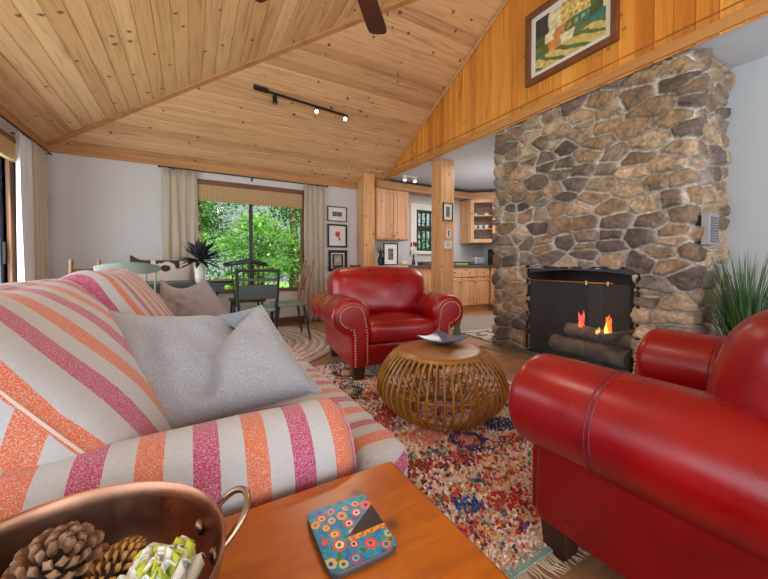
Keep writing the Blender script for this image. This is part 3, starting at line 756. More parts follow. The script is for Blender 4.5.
build('rod', M().cyl((XL+.095, 1.9, 2.205), (XL+.095, 5.26, 2.205), .008), m_black, cr, world=True)
for y in (2.0, 4.55, 5.2): build('bracket', M().bx(XL+.001, XL+.095, y-.006, y+.006, 2.19, 2.20), m_black, cr, world=True)
# bamboo shades
sh = empty('bamboo_shade', 'woven bamboo roman shade pulled up in the big window', 'window shade', (.81, YW-.03, 2.08))
s_ = M()
for k in range(4): s_.bx(.066, 1.56, YW-.034-.005*k, YW-.028-.005*k, 1.86+.012*k-.0, 2.085)
s_.bx(.066, 1.56, YW-.058, YW-.028, 1.845, 1.875)
build('woven_slats', s_, m_bamboo, sh, world=True); build('headrail', M().bx(.064, 1.562, YW-.06, YW-.022, 2.07, 2.088), m_darkwood, sh, world=True, uv=uvX)
sh = empty('bamboo_shade', 'rolled woven shade above the glazed door at the left edge', 'window shade', (XL+.05, 3.3, 2.0))
build('woven_slats', M().bx(XL+.032, XL+.075, DY0, DY1+.05, 1.90, 2.06), m_bamboo, sh, world=True); build('headrail', M().bx(XL+.03, XL+.08, DY0, DY1+.05, 2.06, 2.09), m_leftframe, sh, world=True, uv=uvY)
wp = M().lathe([(0,0),(.12,0),(.135,.012),(.12,.02),(.04,.014),(0,.012)], 28); pl = build('wall_plaque', wp, simple('dark_green_plaque', S(70,72,62), S(98,98,84), 14, .6, .3), fix=True)
pl.matrix_basis = Matrix.Translation((XL+.001, 5.32, 1.66)) @ Matrix.Rotation(pi/2, 4, 'Y') @ Matrix.Scale(.6, 4, (0,1,0)); tag(pl, 'round dark plaque on the left wall beside the corner curtain', 'wall plaque')

# ------------------------------------------------------------------ red armchairs
def arc(cx, cz, r, a0, a1, n): return [(cx+r*cos(radians(a0+(a1-a0)*i/n)), cz+r*sin(radians(a0+(a1-a0)*i/n))) for i in range(n+1)]
def make_chair(label, loc, rz):
    t = empty('leather_armchair', label, 'armchair', loc, rz, 'red leather armchairs')
    cx, cz, R_ = .405, .53, .145
    for sx in (-1, 1):
        prof = [(.265, .12), (.265, .44)]+arc(cx, cz, R_, 205, -52, 26)[0:]+[(.412, .36), (.408, .12)]
        prof = [(sx*x, z) for x, z in prof]
        def flare(w): 
            x, y, z = w; k = max(0, (z-.3)/.4); return (x*(1+.0*k), y, z-.012*max(0, y)*k)
        arm = build('arm', M().extr(prof, -.44, .50, .04, 6, sub=6, mapf=flare), m_leather, t)
        # front panel, slightly proud, edged with nails
        p2 = [(.285, .13), (.285, .40), (.300, .48)]+arc(cx, cz, .098, 165, -70, 20)+[(.405, .43), (.394, .36), (.392, .13)]
        p2 = [(sx*x, z) for x, z in p2]
        fp_ = build('front_panel', M().extr(p2, -.452, -.42, .008, 3), m_leather_panel, arm)
        nl = M(); path = [Vector(p) for p in p2]; L_ = [0]
        for a, b in zip(path[:-1], path[1:]): L_.append(L_[-1]+(b-a).length)
        ctr = Vector((sx*.38, .35)); d_ = 0
        while d_ < L_[-1]:
            i = max(k for k in range(len(L_)) if L_[k] <= d_); i = min(i, len(path)-2)
            p = path[i].lerp(path[i+1], (d_-L_[i])/max(1e-6, L_[i+1]-L_[i])); c_ = Vector((sx*cx, cz)) if p.y > .44 else Vector((sx*.338, p.y))
            q = p+(c_-p).normalized()*.010; nl.ball((q.x, -.4535, q.y), .0072, 8, 6); d_ += .021
        build('nail_trim', nl, m_brass, arm)
        # cross seams on the roll
        for ys in (-.20, .12):
            for dy in (-.006, .006): build('stitching', M().tube([(sx*x, ys+dy, z-.012*max(0,ys)*.6) for x, z in arc(cx, cz, R_+.0005, 200, -50, 30)], .0022, 5), m_piping, arm)
        sm = M().tube([(sx*.410, y, .372) for y in (-.40, -.1, .2, .40)], .004, 6); build('welt', sm, m_piping, arm)
    build('base_frame', M().soft((0, -.02, .21), (.60, .80, .18), .02).soft((0,.33,.23),(.76,.20,.22),.02), m_leather, t)
    build('seat_cushion', M().soft((0, -.14, .385), (.575, .62, .17), .05, (0, .012, .03)), m_leather, t)
    def wr(w, q):
        x, y, z = w; a = 0
        y += .10*(z/.5)+.0; x += 0
        k = mn.noise(Vector((x*6, y*6, z*9)))*.010
        return (x*(1-.06*max(0, -z/.26)), y+k, z+(.016*(1-(x/.45)**2) if z > .1 else 0)+k*.5)
    build('back_cushion', M().soft((0, .135, .665), (.89, .34, .47), .12, (.0, .035, .01), 20, fn=wr), m_leather, t)
    build('outer_back', M().soft((0, .40, .43), (.80, .12, .60), .05), m_leather, t)
    for sx in (-1, 1):
        for y in (-.38, .36):
            ft = M(); a = .045; b_ = .035
            ft.add([(sx*.345+i*b_, y+j*b_, 0) for j in (-1,1) for i in (-1,1)]+[(sx*.345+i*a, y+j*a, .122) for j in (-1,1) for i in (-1,1)], [(0,2,3,1),(4,5,7,6),(0,1,5,4),(2,6,7,3),(0,4,6,2),(1,3,7,5)])
            build('foot', ft, m_feet, t, bevel=.004)
    return t
far_chair = make_chair('red leather armchair facing the camera on the far edge of the rug', (1.60, 2.81, 0), radians(-8)); far_chair.scale = (1.11, 1.08, 1.0)
near_chair = copy_tree(far_chair); near_chair.location = (1.420, .262, 0); near_chair.rotation_euler = (0,0,radians(181)); near_chair.scale = (1.05, 1.05, .975)
near_chair['label'] = 'red leather armchair at the lower right, seen side on and cut by the frame'

# ------------------------------------------------------------------ rattan table
rt = empty('rattan_table', 'round bulging rattan cage coffee table on the shaggy rug', 'coffee table', (1.345, 1.63, .01))
ZT = .415
build('tabletop', M().lathe([(0,ZT),(.22,ZT),(.262,ZT-.004),(.272,ZT-.014),(.268,ZT-.028),(.24,ZT-.032),(0,ZT-.032)], 56), m_rattan_top, rt)
ppts = []
for i in range(15):
    s_ = i/14; z = (ZT-.012)*(1-s_)+.006*s_
    r_ = .265+(.395-.265)*sin(pi*min(1, s_/1.06))**.75 if s_ < .53 else .395-(.395-.225)*((s_-.53)/.47)**1.9
    ppts.append((r_, z))
for k in range(54):
    a = 2*pi*k/54; build('rib', M().tube([(r_*cos(a), r_*sin(a), z) for r_, z in ppts], .0074, 6), m_rattan, rt)
def hoop(r, z, w, m=None): return (m or M()).tube([(r*cos(2*pi*k/56), r*sin(2*pi*k/56), z) for k in range(56)], w, 8, closed=True)
for (r, z, w_) in ((.268, ZT-.02, .013), (.383, .215, .007), (.340, .10, .007), (.228, .012, .012), (.212, .03, .009)): build('hoop', hoop(r, z, w_), m_rattan, rt)
# blue dish on it
def dish(loc, rz):
    o = empty('ceramic_dish', 'blue grey square dish with upturned corners on the rattan table', 'dish', loc, rz)
    n = 20; w = .128; vs = []; 
    def zf(u, v): e = max(abs(u), abs(v)); c_ = (abs(u)*abs(v)); return .006+.030*e**1.6+.022*c_**2
    def P_(u, v, dz): k = 1-.10*(1-abs(u*v))*max(abs(u), abs(v)); return (w*u*k, w*v*k, zf(u, v)+dz)
    g = [-1+2*i/n for i in range(n+1)]
    for dz in (0, -.007):
        for v in g:
            for u in g: vs.append(P_(u, v, dz))
    N_ = (n+1)**2; fs = [(j*(n+1)+i, j*(n+1)+i+1, (j+1)*(n+1)+i+1, (j+1)*(n+1)+i) for j in range(n) for i in range(n)]
    fs += [tuple(N_+q for q in f[::-1]) for f in fs]
    for i in range(n):
        for (a, b) in ((i, i+1), ((n*(n+1))+i+1, n*(n+1)+i), ((i+1)*(n+1), i*(n+1)), (i*(n+1)+n, (i+1)*(n+1)+n)): fs.append((b, a, a+N_, b+N_))
    build('bowl', M().add(vs, fs), simple('blue_grey_glaze', S(66,76,106), S(108,116,134), 18, .25, coat=.4), o)
    build('foot_ring', M().lathe([(.035,0),(.045,0),(.045,.006),(.035,.006)], 24), simple('navy_glaze', S(50,52,84), S(60,62,96), 20, .3), o)
dish((1.435, 1.715, .01+ZT+.002), radians(18))

# ------------------------------------------------------------------ striped sofa
sf = empty('striped_sofa', 'two-seat sofa in pink, orange and cream striped fabric along the left', 'sofa', (-.05, 1.5, 0))
PER = .1835
def uv_arm(co, n): return ((co.x+.163)/PER, co.y)
def uv_y(ph, per=.19):
    def g(co, n):
        if abs(n.y) > .75: return ((co.z*.9-co.x*.45+.02)/per+.1, co.x)
        return ((co.y+ph)/per, co.x)
    return g
ap = lambda cy: arc(cy, .482, .12, -40, 220, 26)+[(cy-.085, .40), (cy-.085, .06), (cy+.085, .06), (cy+.085, .40)]
def yx(w): return (w[1], w[0], w[2])
for cy_, lab in ((.805, 'near'), (2.36, 'far')):
    a_ = build('arm', M().extr(ap(cy_), -.55, .325, .035, 5, sub=16, mapf=lambda w: (w[1], w[0]+.003*mn.noise(Vector(w)*6), w[2]+.005*mn.noise(Vector(w)*9))), m_stripe, sf, world=True, uv=uv_arm)
    pp = M().tube([(.322, y, z) for y, z in arc(cy_, .482, .108, -40, 220, 30)], .0025, 6); build('piping', pp, mat('pink_piping', S(200,130,150), .8), a_).matrix_basis = Matrix()
build('base', M().soft((-.06, 1.58, .16), (1.08, 1.40, .24), .03), m_stripe, sf, world=True, uv=uv_y(.0))
build('skirt', M().soft((.47, 1.58, .17), (.05, 1.68, .30), .015), m_stripe, sf, world=True, uv=uv_y(0))
def tcush(y0, y1, name):
    # seat cushion whose front wraps past the arm
    cyy = (y0+y1)/2; w = y1-y0
    return build(name, M().soft((.11, cyy, .388), (.82, w, .15), .045, (.012, 0, .022), 18), m_stripe, sf, world=True, uv=uv_y(.035))
tcush(.93, 1.585, 'seat_cushion'); tcush(1.59, 2.24, 'seat_cushion')
build('seat_cushion', M().soft((.44, .855, .385), (.16, .22, .145), .04, (0, 0, .01), 10), m_stripe, sf, world=True, uv=uv_y(.035))
build('back_frame', M().soft((-.50, 1.58, .46), (.16, 1.62, .74), .06), m_stripe, sf, world=True, uv=uv_y(.0))
def bcush(yc, w, ph, x=-.285, z=.615, hh=.60, tilt=38, per=.27, seed=0, roll=0, side=True):
    T = Matrix.Translation((x, yc, z)) @ Matrix.Rotation(radians(roll), 4, 'X') @ Matrix.Rotation(radians(-tilt), 4, 'Y')
    def fn(wv, q):
        k = mn.noise(Vector((wv.x*5+seed, wv.y*5, wv.z*5)))*.014
        e = 1+.05*abs(q[1]*q[2])
        return (wv.x+k, wv.y*e, wv.z*e+k)
    m = M().soft((0,0,0), (.21, w, hh), .075, (.055, .0, .015), 22, fn=fn)
    loc = [tuple(v) for v in m.v]; m.v = [tuple(T @ Vector(v)) for v in m.v]; Ti = T.inverted()
    def uvf(co, n):
        l = Ti @ co; nl = Ti.to_3x3() @ n
        if side and nl.x < .5 and abs(nl.y) > .45 and l.x < .085: return ((l.z*.8-l.x*.6+ph)/.22+.60, l.x)
        return ((l.y+(0 if side else .45*l.x)+ph)/per, l.z)
    o = build('back_cushion', m, m_stripe, sf, world=True, uv=uvf)
    for sx in (1,):
        pts = []
        for i in range(48):
            a = 2*pi*i/48; ex = .45; cc, ss = cos(a), sin(a)
            y = (w/2-.018)*math.copysign(abs(cc)**ex, cc); zz = (hh/2-.018)*math.copysign(abs(ss)**ex, ss); pts.append(T @ Vector((.075, y*1.03, zz*1.03)))
        build('welt', M().tube(pts, .0032, 6, closed=True), mat('cushion_welt', S(214,190,178), .9), o).matrix_basis = Matrix()
    return o
bcush(1.20, .80, .0, seed=1)
bcush(1.98, .80, .05, x=-.235, z=.632, seed=4, per=.165, tilt=33, side=False)

def pillow(name, label, corners, th, mt, seed=0, n=26, sag=0, crease=None, group='throw pillows on the striped sofa'):
    TL, TR, BR, BL = [Vector(c) for c in corners]; ctr = (TL+TR+BR+BL)/4
    nrm = ((TR-TL).cross(BL-TL)).normalized()
    if nrm.dot(Vector((0,0,.95))-ctr) < 0: nrm = -nrm
    vs = []; side = []
    for s_ in (1, -1):
        for j in range(n+1):
            for i in range(n+1):
                u, v = i/n, j/n; uu, vv = 2*u-1, 2*v-1
                # edges bow inwards between the corners
                u2 = .5+uu*.5*(1-.035*(1-vv*vv)); v2 = .5+vv*.5*(1-.03*(1-uu*uu))
                p = TL.lerp(TR, u2).lerp(BL.lerp(BR, u2), v2)
                h = th*max(0, (1-uu**2))**.52*max(0, (1-vv**2))**.52
                h *= 1+.10*mn.noise(Vector((u*4, v*4, seed)))
                if s_ > 0: h += .010*mn.noise(Vector((u*7, v*7, seed+3)))*(1-uu**2)*(1-vv**2)*2
                if crease and s_ > 0:
                    (ax, ay), (bx_, by), cw, cd = crease; A = Vector((ax, ay)); B = Vector((bx_, by)); q = Vector((u, v))
                    t_ = max(0, min(1, (q-A).dot(B-A)/(B-A).length_squared)); dd = (q-A.lerp(B, t_)).length; h -= cd*math.exp(-(dd/cw)**2)*(1-.5*t_)
                p = p+nrm*h*s_+Vector((0,0,-sag*(1-uu*uu)*max(0, -vv)))
                vs.append(p)
    N_ = (n+1)**2; fs = [(j*(n+1)+i, j*(n+1)+i+1, (j+1)*(n+1)+i+1, (j+1)*(n+1)+i) for j in range(n) for i in range(n)]
    fs += [tuple(N_+q for q in f[::-1]) for f in fs]
    b = bmesh.new(); bv = [b.verts.new(v-ctr) for v in vs]
    for f in fs: b.faces.new([bv[i] for i in f])
    bmesh.ops.remove_doubles(b, verts=b.verts[:], dist=.0012); bmesh.ops.recalc_face_normals(b, faces=b.faces)
    o = build(name, b, mt, angle=80); o.location = ctr; tag(o, label, 'pillow', group)
    # welt
    loop = [vs[i] for i in range(n+1)]+[vs[(n+1)*j+n] for j in range(1, n+1)]+[vs[(n+1)*n+i] for i in range(n-1, -1, -1)]+[vs[(n+1)*j] for j in range(n-1, 0, -1)]
    build('seam', M().tube([p-ctr for p in loop], .0025, 5, closed=True), mt, o)
    return o
pillow('throw_pillow', 'large light grey linen pillow leaning in the near corner of the sofa', [(-.265,1.42,.805), (.20,1.17,.812), (.345,.99,.555), (-.10,1.03,.49)], .085, m_grey, 2, sag=.035, crease=((.84,.0),(.36,.80),.07,.10))
pillow('throw_pillow', 'taupe linen pillow at the far end of the sofa behind the light grey one', [(-.15,2.22,.865), (.055,2.0,.875), (.235,1.93,.60), (-.14,2.02,.52)], .07, m_taupe, 5, sag=.05)

# ------------------------------------------------------------------ honey wood side table (foreground)
tb_ = empty('wooden_side_table', 'honey coloured low wooden table in the foreground with coaster and pan', 'table', (-.05, .25, 0))
TX0, TX1, TY0, TY1, TZ = -.62, .392, -.15, .652, .5
m = M()
m.bx(TX0, TX1, TY0, TY1, TZ-.035, TZ)
build('tabletop', m, m_table, tb_, world=True, uv=lambda co, n: (co.x, co.y+.198), bevel=.006)
build('apron', M().bx(TX0+.03, TX1-.03, TY0+.03, TY0+.05, .38, .465).bx(TX0+.03, TX1-.03, TY1-.05, TY1-.03, .38, .465).bx(TX0+.03, TX0+.05, TY0+.03, TY1-.03, .38, .465).bx(TX1-.05, TX1-.03, TY0+.03, TY1-.03, .38, .465), m_table, tb_, world=True, uv=uvX)
for x in (TX0+.06, TX1-.06):
    for y in (TY0+.06, TY1-.06): build('leg', M().bx(x-.03, x+.03, y-.03, y+.03, 0, .4649), m_table, tb_, world=True, uv=uvZ, bevel=.004)
build('shelf', M().bx(TX0+.04, TX1-.04, TY0+.04, TY1-.04, .12, .14), m_table, tb_, world=True, uv=uvX)

# coaster / trivet
P4 = [Vector((.169,.576)), Vector((.262,.604)), Vector((.282,.441)), Vector((.172,.415))]
c0 = Vector((.222, .502)); ang = radians(-2)
cs = empty('picture_coaster', 'square glazed tile coaster painted with coloured rings on turquoise', 'coaster', (c0.x, c0.y, TZ+.001), ang)
hw, hh_ = .057, .068
RGS = []
R_ = random.Random(3)
for _ in range(900):
    u, v = R_.uniform(.05, .97), R_.uniform(.04, .88); rad = R_.uniform(.058, .10)
    if all((u-a)**2+(v-b)**2 > (rad+r2+.004)**2 for a, b, r2, *_ in RGS): RGS.append((u, v, rad, R_.choice([(232,80,60),(240,190,40),(180,60,120),(250,120,60)]), R_.choice([(250,220,120),(240,120,150),(240,240,220),(120,200,220)]), R_.choice([(30,60,190),(20,40,140),(60,120,60)])))
def occ(u, v):
    u2, v2 = u, v
    wedge = (u > .40) and (.36+.02 < v < .36+(u-.40)*.62+.02)
    if wedge: return S(44,38,56) if v < .33+(u-.40)*.62-.01 or u > .5 else S(40,50,190)
    if u > .42 and .31 < v <= .38 : return S(236,180,50) if fbm(u*20, v*20) > -.1 else S(220,80,50)
    for a, b, rd, c1, c2, c3 in RGS:
        d = sqrt((u-a)**2+((v-b)*1.1)**2)/rd+.12*fbm(u*16, v*16)
        if d < .33: return S(*c3)
        if d < .62: return S(*c2)
        if d < .98: return S(*c1)
    n = fbm(u*9, v*9, 2); return S(16+int(60*max(0,n)), 150+int(60*n), 200+int(30*n)) if n < .45 else S(70,120,60)
m = M(); pr_ = [(hw*math.copysign(abs(cos(a))**.28, cos(a)), hh_*math.copysign(abs(sin(a))**.28, sin(a))) for a in [2*pi*i/48 for i in range(48)]]
m.add([(x*s_, y*s_, z) for z, s_ in ((0,1),(.008,1.01),(.0105,.985)) for x, y in pr_], [(48*k+i, 48*k+(i+1)%48, 48*(k+1)+(i+1)%48, 48*(k+1)+i) for k in range(2) for i in range(48)]+[tuple(range(48))[::-1], tuple(96+i for i in range(48))])
build('tile_body', m, mat('tile_edge', S(64,58,62), .4), cs)
nx = ny = 110; vs = []; fs = []
def rmap(u, v):
    x, y = 2*u-1, 2*v-1
    r0 = max(abs(x), abs(y)); k = 1-.035*(abs(x*y))**6
    return (x*hw*.975*k, y*hh_*.975*k, .0108)
for j in range(ny+1):
    for i in range(nx+1): vs.append(rmap(i/nx, j/ny))
fs = [(j*(nx+1)+i, j*(nx+1)+i+1, (j+1)*(nx+1)+i+1, (j+1)*(nx+1)+i) for j in range(ny) for i in range(nx)]
o = build('painted_face', M().add(vs, fs), m_tile, cs, smooth=False, fix=False)
cl = []
for j in range(ny):
    for i in range(nx): cl += [occ((i+.5)/nx, (j+.5)/ny)]*4
setcol(o, cl)

# copper pan
cp = empty('copper_pan', 'oval copper preserving pan holding pine cones on the wooden table', 'pan', (-.137, .462, TZ), 0)
prof = [(0,.004),(.10,.004),(.134,.012),(.150,.035),(.1585,.07),(.163,.10),(.1655,.119),(.168,.1215),(.1705,.119),(.167,.10),(.162,.07),(.153,.032),(.130,.003),(.10,0),(0,0)]
build('pan_body', M().lathe(prof, 64), m_copper, cp)
def phandle(a, nm='handle'):
    T = Matrix.Rotation(a, 4, 'Z'); pts = [(.156,-.032,.080),(.176,-.034,.096),(.200,-.027,.116),(.209,0,.124),(.200,.027,.116),(.176,.034,.096),(.156,.032,.080)]
    sm = []
    for i in range(len(pts)-1):
        for k in range(4): sm.append(Vector(pts[i]).lerp(Vector(pts[i+1]), k/4))
    sm.append(Vector(pts[-1])); 
    for _ in range(3): sm = [sm[0]]+[(sm[i-1]+sm[i]*2+sm[i+1])/4 for i in range(1, len(sm)-1)]+[sm[-1]]
    h = build(nm, M().tube(sm, .0048, 10, T=T), m_bronze, cp)
    for y in (-.032, .032): build('rivet', M().ball((.154, y, .080), (.006,.010,.010), 10, 6, T=T), m_bronze, h)
phandle(radians(14)); phandle(radians(194))
def cone(label, loc, r, h, axis, m1, seed, count=90, scale_w=.36):
    o = empty('pine_cone', label, 'pine cone', loc, group='pine cones in the copper pan')
    q = Vector((0,0,1)).rotation_difference(Vector(axis).normalized()).to_matrix().to_4x4()
    build('core', M().ball((0,0,0), (r*.62, r*.62, h*.46), 14, 10, T=q), m_conecore, o)
    m = M(); ga = pi*(3-sqrt(5)); R2 = random.Random(seed)
    for i in range(count):
        t_ = (i+.5)/count; ph = i*ga; lat = -pi/2+pi*(.06+.88*t_); rad = cos(lat)*r*.55; zz = sin(lat)*h*.42
        L_ = r*(.52-.12*abs(t_-.4)); w_ = r*scale_w*(1-.45*max(0, t_-.5)*2*.6)
        d = Vector((cos(ph), sin(ph), 0))*cos(lat*.55+.35)+Vector((0,0,1))*sin(lat*.55+.35); d.normalize()
        base_ = Vector((cos(ph)*rad, sin(ph)*rad, zz)); sd = Vector((-sin(ph), cos(ph), 0)); up = d.cross(sd).normalized()*-1
        vs = []
        for (l, wv, tk) in ((0,.25,.06),(.45,.5,.05),(.82,.52,.11),(1.0,.22,.08)):
            c_ = base_+d*L_*l+up*(-.10*r*l*l)
            vs += [c_-sd*w_*wv, c_+up*r*tk, c_+sd*w_*wv, c_-up*r*tk]
        fs = []
        for k in range(3):
            for e_ in range(4): fs.append((k*4+e_, k*4+(e_+1)%4, (k+1)*4+(e_+1)%4, (k+1)*4+e_))
        fs += [(3,2,1,0),(12,13,14,15)]; m.add(vs, fs, q)
    build('scales', m, m1, o, angle=60); return o
PZ = TZ
cone('large open brown pine cone on top of the heap in the copper pan', (-.138, .508, PZ+.098), .046, .075, (.25,-.45,.8), m_cone, 1, 80)
cone('brown pine cone at the left of the heap in the copper pan', (-.192, .478, PZ+.090), .034, .07, (-.8,-.1,.4), m_cone, 2, 70)
cone('small golden brown cone between the large cone and the white artificial flower', (-.080, .480, PZ+.094), .028, .058, (.7,.25,.5), m_cone2, 3, 110, .26)
cone('dark pine cone at the near side of the heap in the copper pan', (-.135, .430, PZ+.080), .036, .065, (.2,-.8,.3), m_cone, 6, 70)
cone('buried pine cone lying on the pan floor at the far left', (-.185, .515, PZ+.040), .034, .065, (.9,.3,.2), m_cone, 7, 60)
cone('buried pine cone lying on the pan floor at the far right', (-.095, .510, PZ+.040), .034, .065, (.4,.8,.2), m_cone, 8, 60)
cone('buried pine cone lying on the pan floor in the middle', (-.135, .455, PZ+.038), .034, .065, (-.4,.5,.2), m_cone, 9, 60)
cone('buried pine cone lying on the pan floor under the white flower', (-.065, .445, PZ+.040), .034, .065, (.1,.9,.3), m_cone, 10, 60)
fw_ = empty('artificial_flower', 'white and yellow green artificial bloom in the copper pan', 'flower', (-.038, .455, PZ+.092))
def petals(ct, n, r, mt, nm, seed, w=.5, tilt=.7):
    m = M(); R2 = random.Random(seed)
    for i in range(n):
        ph = i*2.4+R2.uniform(-.2,.2); tl = tilt*(1-.6*i/n)+.12; d = Vector((cos(ph)*sin(tl), sin(ph)*sin(tl), cos(tl))); sd = Vector((-sin(ph), cos(ph), 0)); nn = d.cross(sd)
        L_ = r*(1-.25*i/n); g = []
        for a in range(7):
            t_ = a/6
            for b_ in range(5):
                s_ = (b_-2)/2; ww = w*r*sin(pi*(.12+.83*t_))
                g.append(Vector(ct)+d*L_*t_+sd*ww*s_+nn*(.22*r*s_*s_-.20*r*t_*t_)*-1)
        m.add(g, [(a*5+b_, a*5+b_+1, a*5+b_+6, a*5+b_+5) for a in range(6) for b_ in range(4)])
    o = build(nm, m, mt, fw_, fix=False); md = o.modifiers.new('solid','SOLIDIFY'); md.thickness = .002; return o
petals((0,0,-.012), 11, .050, m_petalw, 'outer_petals', 1, .6, 1.15); petals((0.004,0,-.006), 9, .042, m_petaly, 'inner_petals', 2, .32, .8); petals((-.004,.004,.002), 6, .030, m_petalw, 'heart_petals', 4, .5, .6)
gb_ = build('green_pod', M().ball((0,0,0), (.022,.017,.017), 16, 10), m_greenb, loc=(-.093,.438,PZ+.092)); tag(gb_, 'smooth green pod beside the white flower in the pan', 'pod')

# ------------------------------------------------------------------ shaggy rug
def rugcol(x, y):
    """yarn colour at floor position"""
    n = mn.noise(Vector((x*3.2, y*3.2, 1))); n2 = mn.noise(Vector((x*14, y*14, 5)))
    cream = random.choice([(240,228,216),(232,214,200),(248,240,230),(236,210,198)])
    pal = [(206,36,44),(40,80,180),(236,130,60),(220,60,80),(40,50,130),(30,140,150),(240,180,70),(180,34,44),(240,120,110),(60,50,60)]
    # ring motifs
    for cx_, cy_, r, c1, c2, c3 in RINGS:
        d = sqrt((x-cx_)**2+(y-cy_)**2)+.02*n2
        if d < r*.40: return c3
        if d < r*.68: return random.choice([c2, c2, c2, cream])
        if d < r: return c1
    for cx_, cy_, rx, ry, c in PATCH:
        if ((x-cx_)/rx)**2+((y-cy_)/ry)**2 < 1+.5*n2: return c if random.random() < .9 else cream
    band = sin(y*11+1.5*n)*.5+.5
    for yc, hw_, pb, dn in BANDS:
        e_ = abs(y+.04*n2-yc)/hw_
        if e_ < 1 and mn.cell(Vector((x*70, y*70, 3)))%1.0 < dn*(1-e_*.6)*(.75+.9*n): return pb[int((mn.cell(Vector((x*70, y*70, 4)))%1.0)*len(pb))]
    cn = mn.cell(Vector((x*62, y*62, 2)))%1.0; dens = .24+.8*max(0, n+.2)*band+.4*max(0, n2)
    if cn < dens and random.random() < .9:
        k = int((mn.noise(Vector((x*5, y*5, 9)))*.5+.5)*len(pal)*1.3+(mn.cell(Vector((x*62, y*62, 7)))%1.0)*4) % len(pal); return pal[k]
    return cream
BANDS = [(1.20,.06,[(150,34,40),(190,40,40),(226,110,50),(80,30,50),(40,70,150)],.95), (1.02,.05,[(30,130,140),(240,180,60),(220,70,60),(40,80,170),(236,130,60)],.8), (.84,.08,[(196,32,48),(40,80,180),(120,30,60),(236,130,60),(206,40,60)],.9), (1.62,.05,[(40,60,150),(220,60,70),(236,140,60)],.8), (2.1,.08,[(60,50,60),(40,100,90),(206,60,60),(230,160,80)],.8), (2.5,.07,[(50,44,50),(206,60,60),(70,120,110)],.7)]
RINGS = [(1.262,1.31,.10,(44,56,140),(196,50,60),(226,170,160)), (.98,2.25,.12,(40,50,60),(60,120,90),(220,180,150)), (1.9,1.5,.12,(40,60,140),(220,120,60),(230,200,170)), (1.15,2.65,.12,(50,44,44),(200,80,60),(220,190,160))]
PATCH = [(1.16,1.82,.16,.11,(192,36,44)), (1.11,1.46,.11,.08,(236,150,130)), (1.02,1.50,.05,.035,(226,130,70)), (1.07,.90,.09,.05,(196,32,40)), (.93,.95,.06,.05,(40,80,160)), (.86,1.25,.11,.07,(150,40,36)), (1.3,.86,.08,.05,(226,60,60)), (1.55,1.35,.10,.08,(44,60,130)), (.95,1.72,.10,.08,(206,60,70))]
RX0, RX1, RY0, RY1 = .10, 2.22, .66, 2.96
rg = empty('shaggy_rug', 'cream shag rug with red, blue and orange flecks under the rattan table', 'rug', ((RX0+RX1)/2, (RY0+RY1)/2, 0))
build('backing', M().bx(RX0, RX1, RY0, RY1, .001, .008), mat('rug_backing', S(222,208,194), .95), rg, world=True)
def tufts(fn, area, step, h, w, name, parent, mt, keep=lambda x, y: True, jit=.5, lean=.6):
    vs = []; fs = []; cols = []; o_ = 0; x0, x1, y0, y1 = area
    y = y0
    while y < y1:
        x = x0
        while x < x1:
            px, py = x+random.uniform(-jit, jit)*step, y+random.uniform(-jit, jit)*step
            if keep(px, py):
                c = fn(px, py); cc = S(*c)[:3]; k = random.uniform(.92, 1.1); hh = h*random.uniform(.7, 1.25); a = random.uniform(0, 2*pi)
                lx, ly = cos(a)*hh*lean, sin(a)*hh*lean; b = a+random.uniform(-1,1)
                dx, dy = cos(b+pi/2)*w, sin(b+pi/2)*w
                dx2, dy2 = -sin(b+pi/2)*w*.6, cos(b+pi/2)*w*.6
                vs += [(px-dx, py-dy, .004), (px+dx, py+dy, .004), (px+dx2, py+dy2, .004), (px+lx+dx*.8, py+ly+dy*.8, .004+hh), (px+lx-dx*.8, py+ly-dy*.8, .004+hh*.96), (px+lx+dx2*.9, py+ly+dy2*.9, .004+hh*.9)]
                fs += [(o_, o_+1, o_+3, o_+4), (o_+1, o_+2, o_+5, o_+3), (o_+2, o_, o_+4, o_+5), (o_+3, o_+5, o_+4)]; o_ += 6
                cols += [(cc[0]*k, cc[1]*k, cc[2]*k, 1)]*15
            x += step
        y += step
    me = bpy.data.meshes.new(name); me.from_pydata(vs, [], fs); me.materials.append(mt)
    o = bpy.data.objects.new(name, me); COL.objects.link(o); o.parent = parent; o.matrix_basis = parent.matrix_basis.inverted(); setcol(o, cols); return o
under = lambda x, y: not (x < .44 and y > .95) 
tufts(rugcol, (RX0+.01, RX1-.01, RY0+.01, RY1-.01), .0106, .0135, .0078, 'pile', rg, m_yarn, under)['kind'] = 'stuff'
fr_ = M()
x = RX0+.02
while x < RX1-.02:
    p = [(x, RY0+.004, .006), (x+random.uniform(-.01,.01), RY0-.03, .006), (x+random.uniform(-.02,.02), RY0-.065, .003)]; fr_.tube(p, [.004,.0035,.001], 5); x += .012
build('fringe', fr_, mat('cream_fringe', S(214,200,180), .95), rg, world=True, label='cream knotted fringe')
build('edge_band', M().bx(RX0, RX1, RY0-.002, RY0+.03, .008, .016), simple('teal_band', S(120,160,156), S(170,190,180), 30, .95), rg, world=True, label='teal woven end band')

# braided round rug under the dining table
br = empty('braided_rug', 'round cream and pink braided rug beneath the dining table', 'rug', (.35, 4.19, 0))
def braid_rug(R0, loc):
    n = 26; m = M(); cols = []
    for k in range(n):
        r = R0*(k+.6)/n; m.tube([(r*cos(2*pi*i/72), r*sin(2*pi*i/72), .006+.0015*(i%2)) for i in range(72)], R0/n*.52, 6, closed=True, flat=.45)
        base_ = [(214,204,192),(198,176,164),(222,214,202),(190,160,150)][k % 4]
        for i in range(72):
            for f in range(6):
                cols += [tuple(np.array(S(*base_)[:3])*random.uniform(.75,1.15))+(1,)]*4
    return m, cols
m, cols = braid_rug(1.22, 0); o = build('braid', m, m_ledge, br, fix=False); setcol(o, cols)
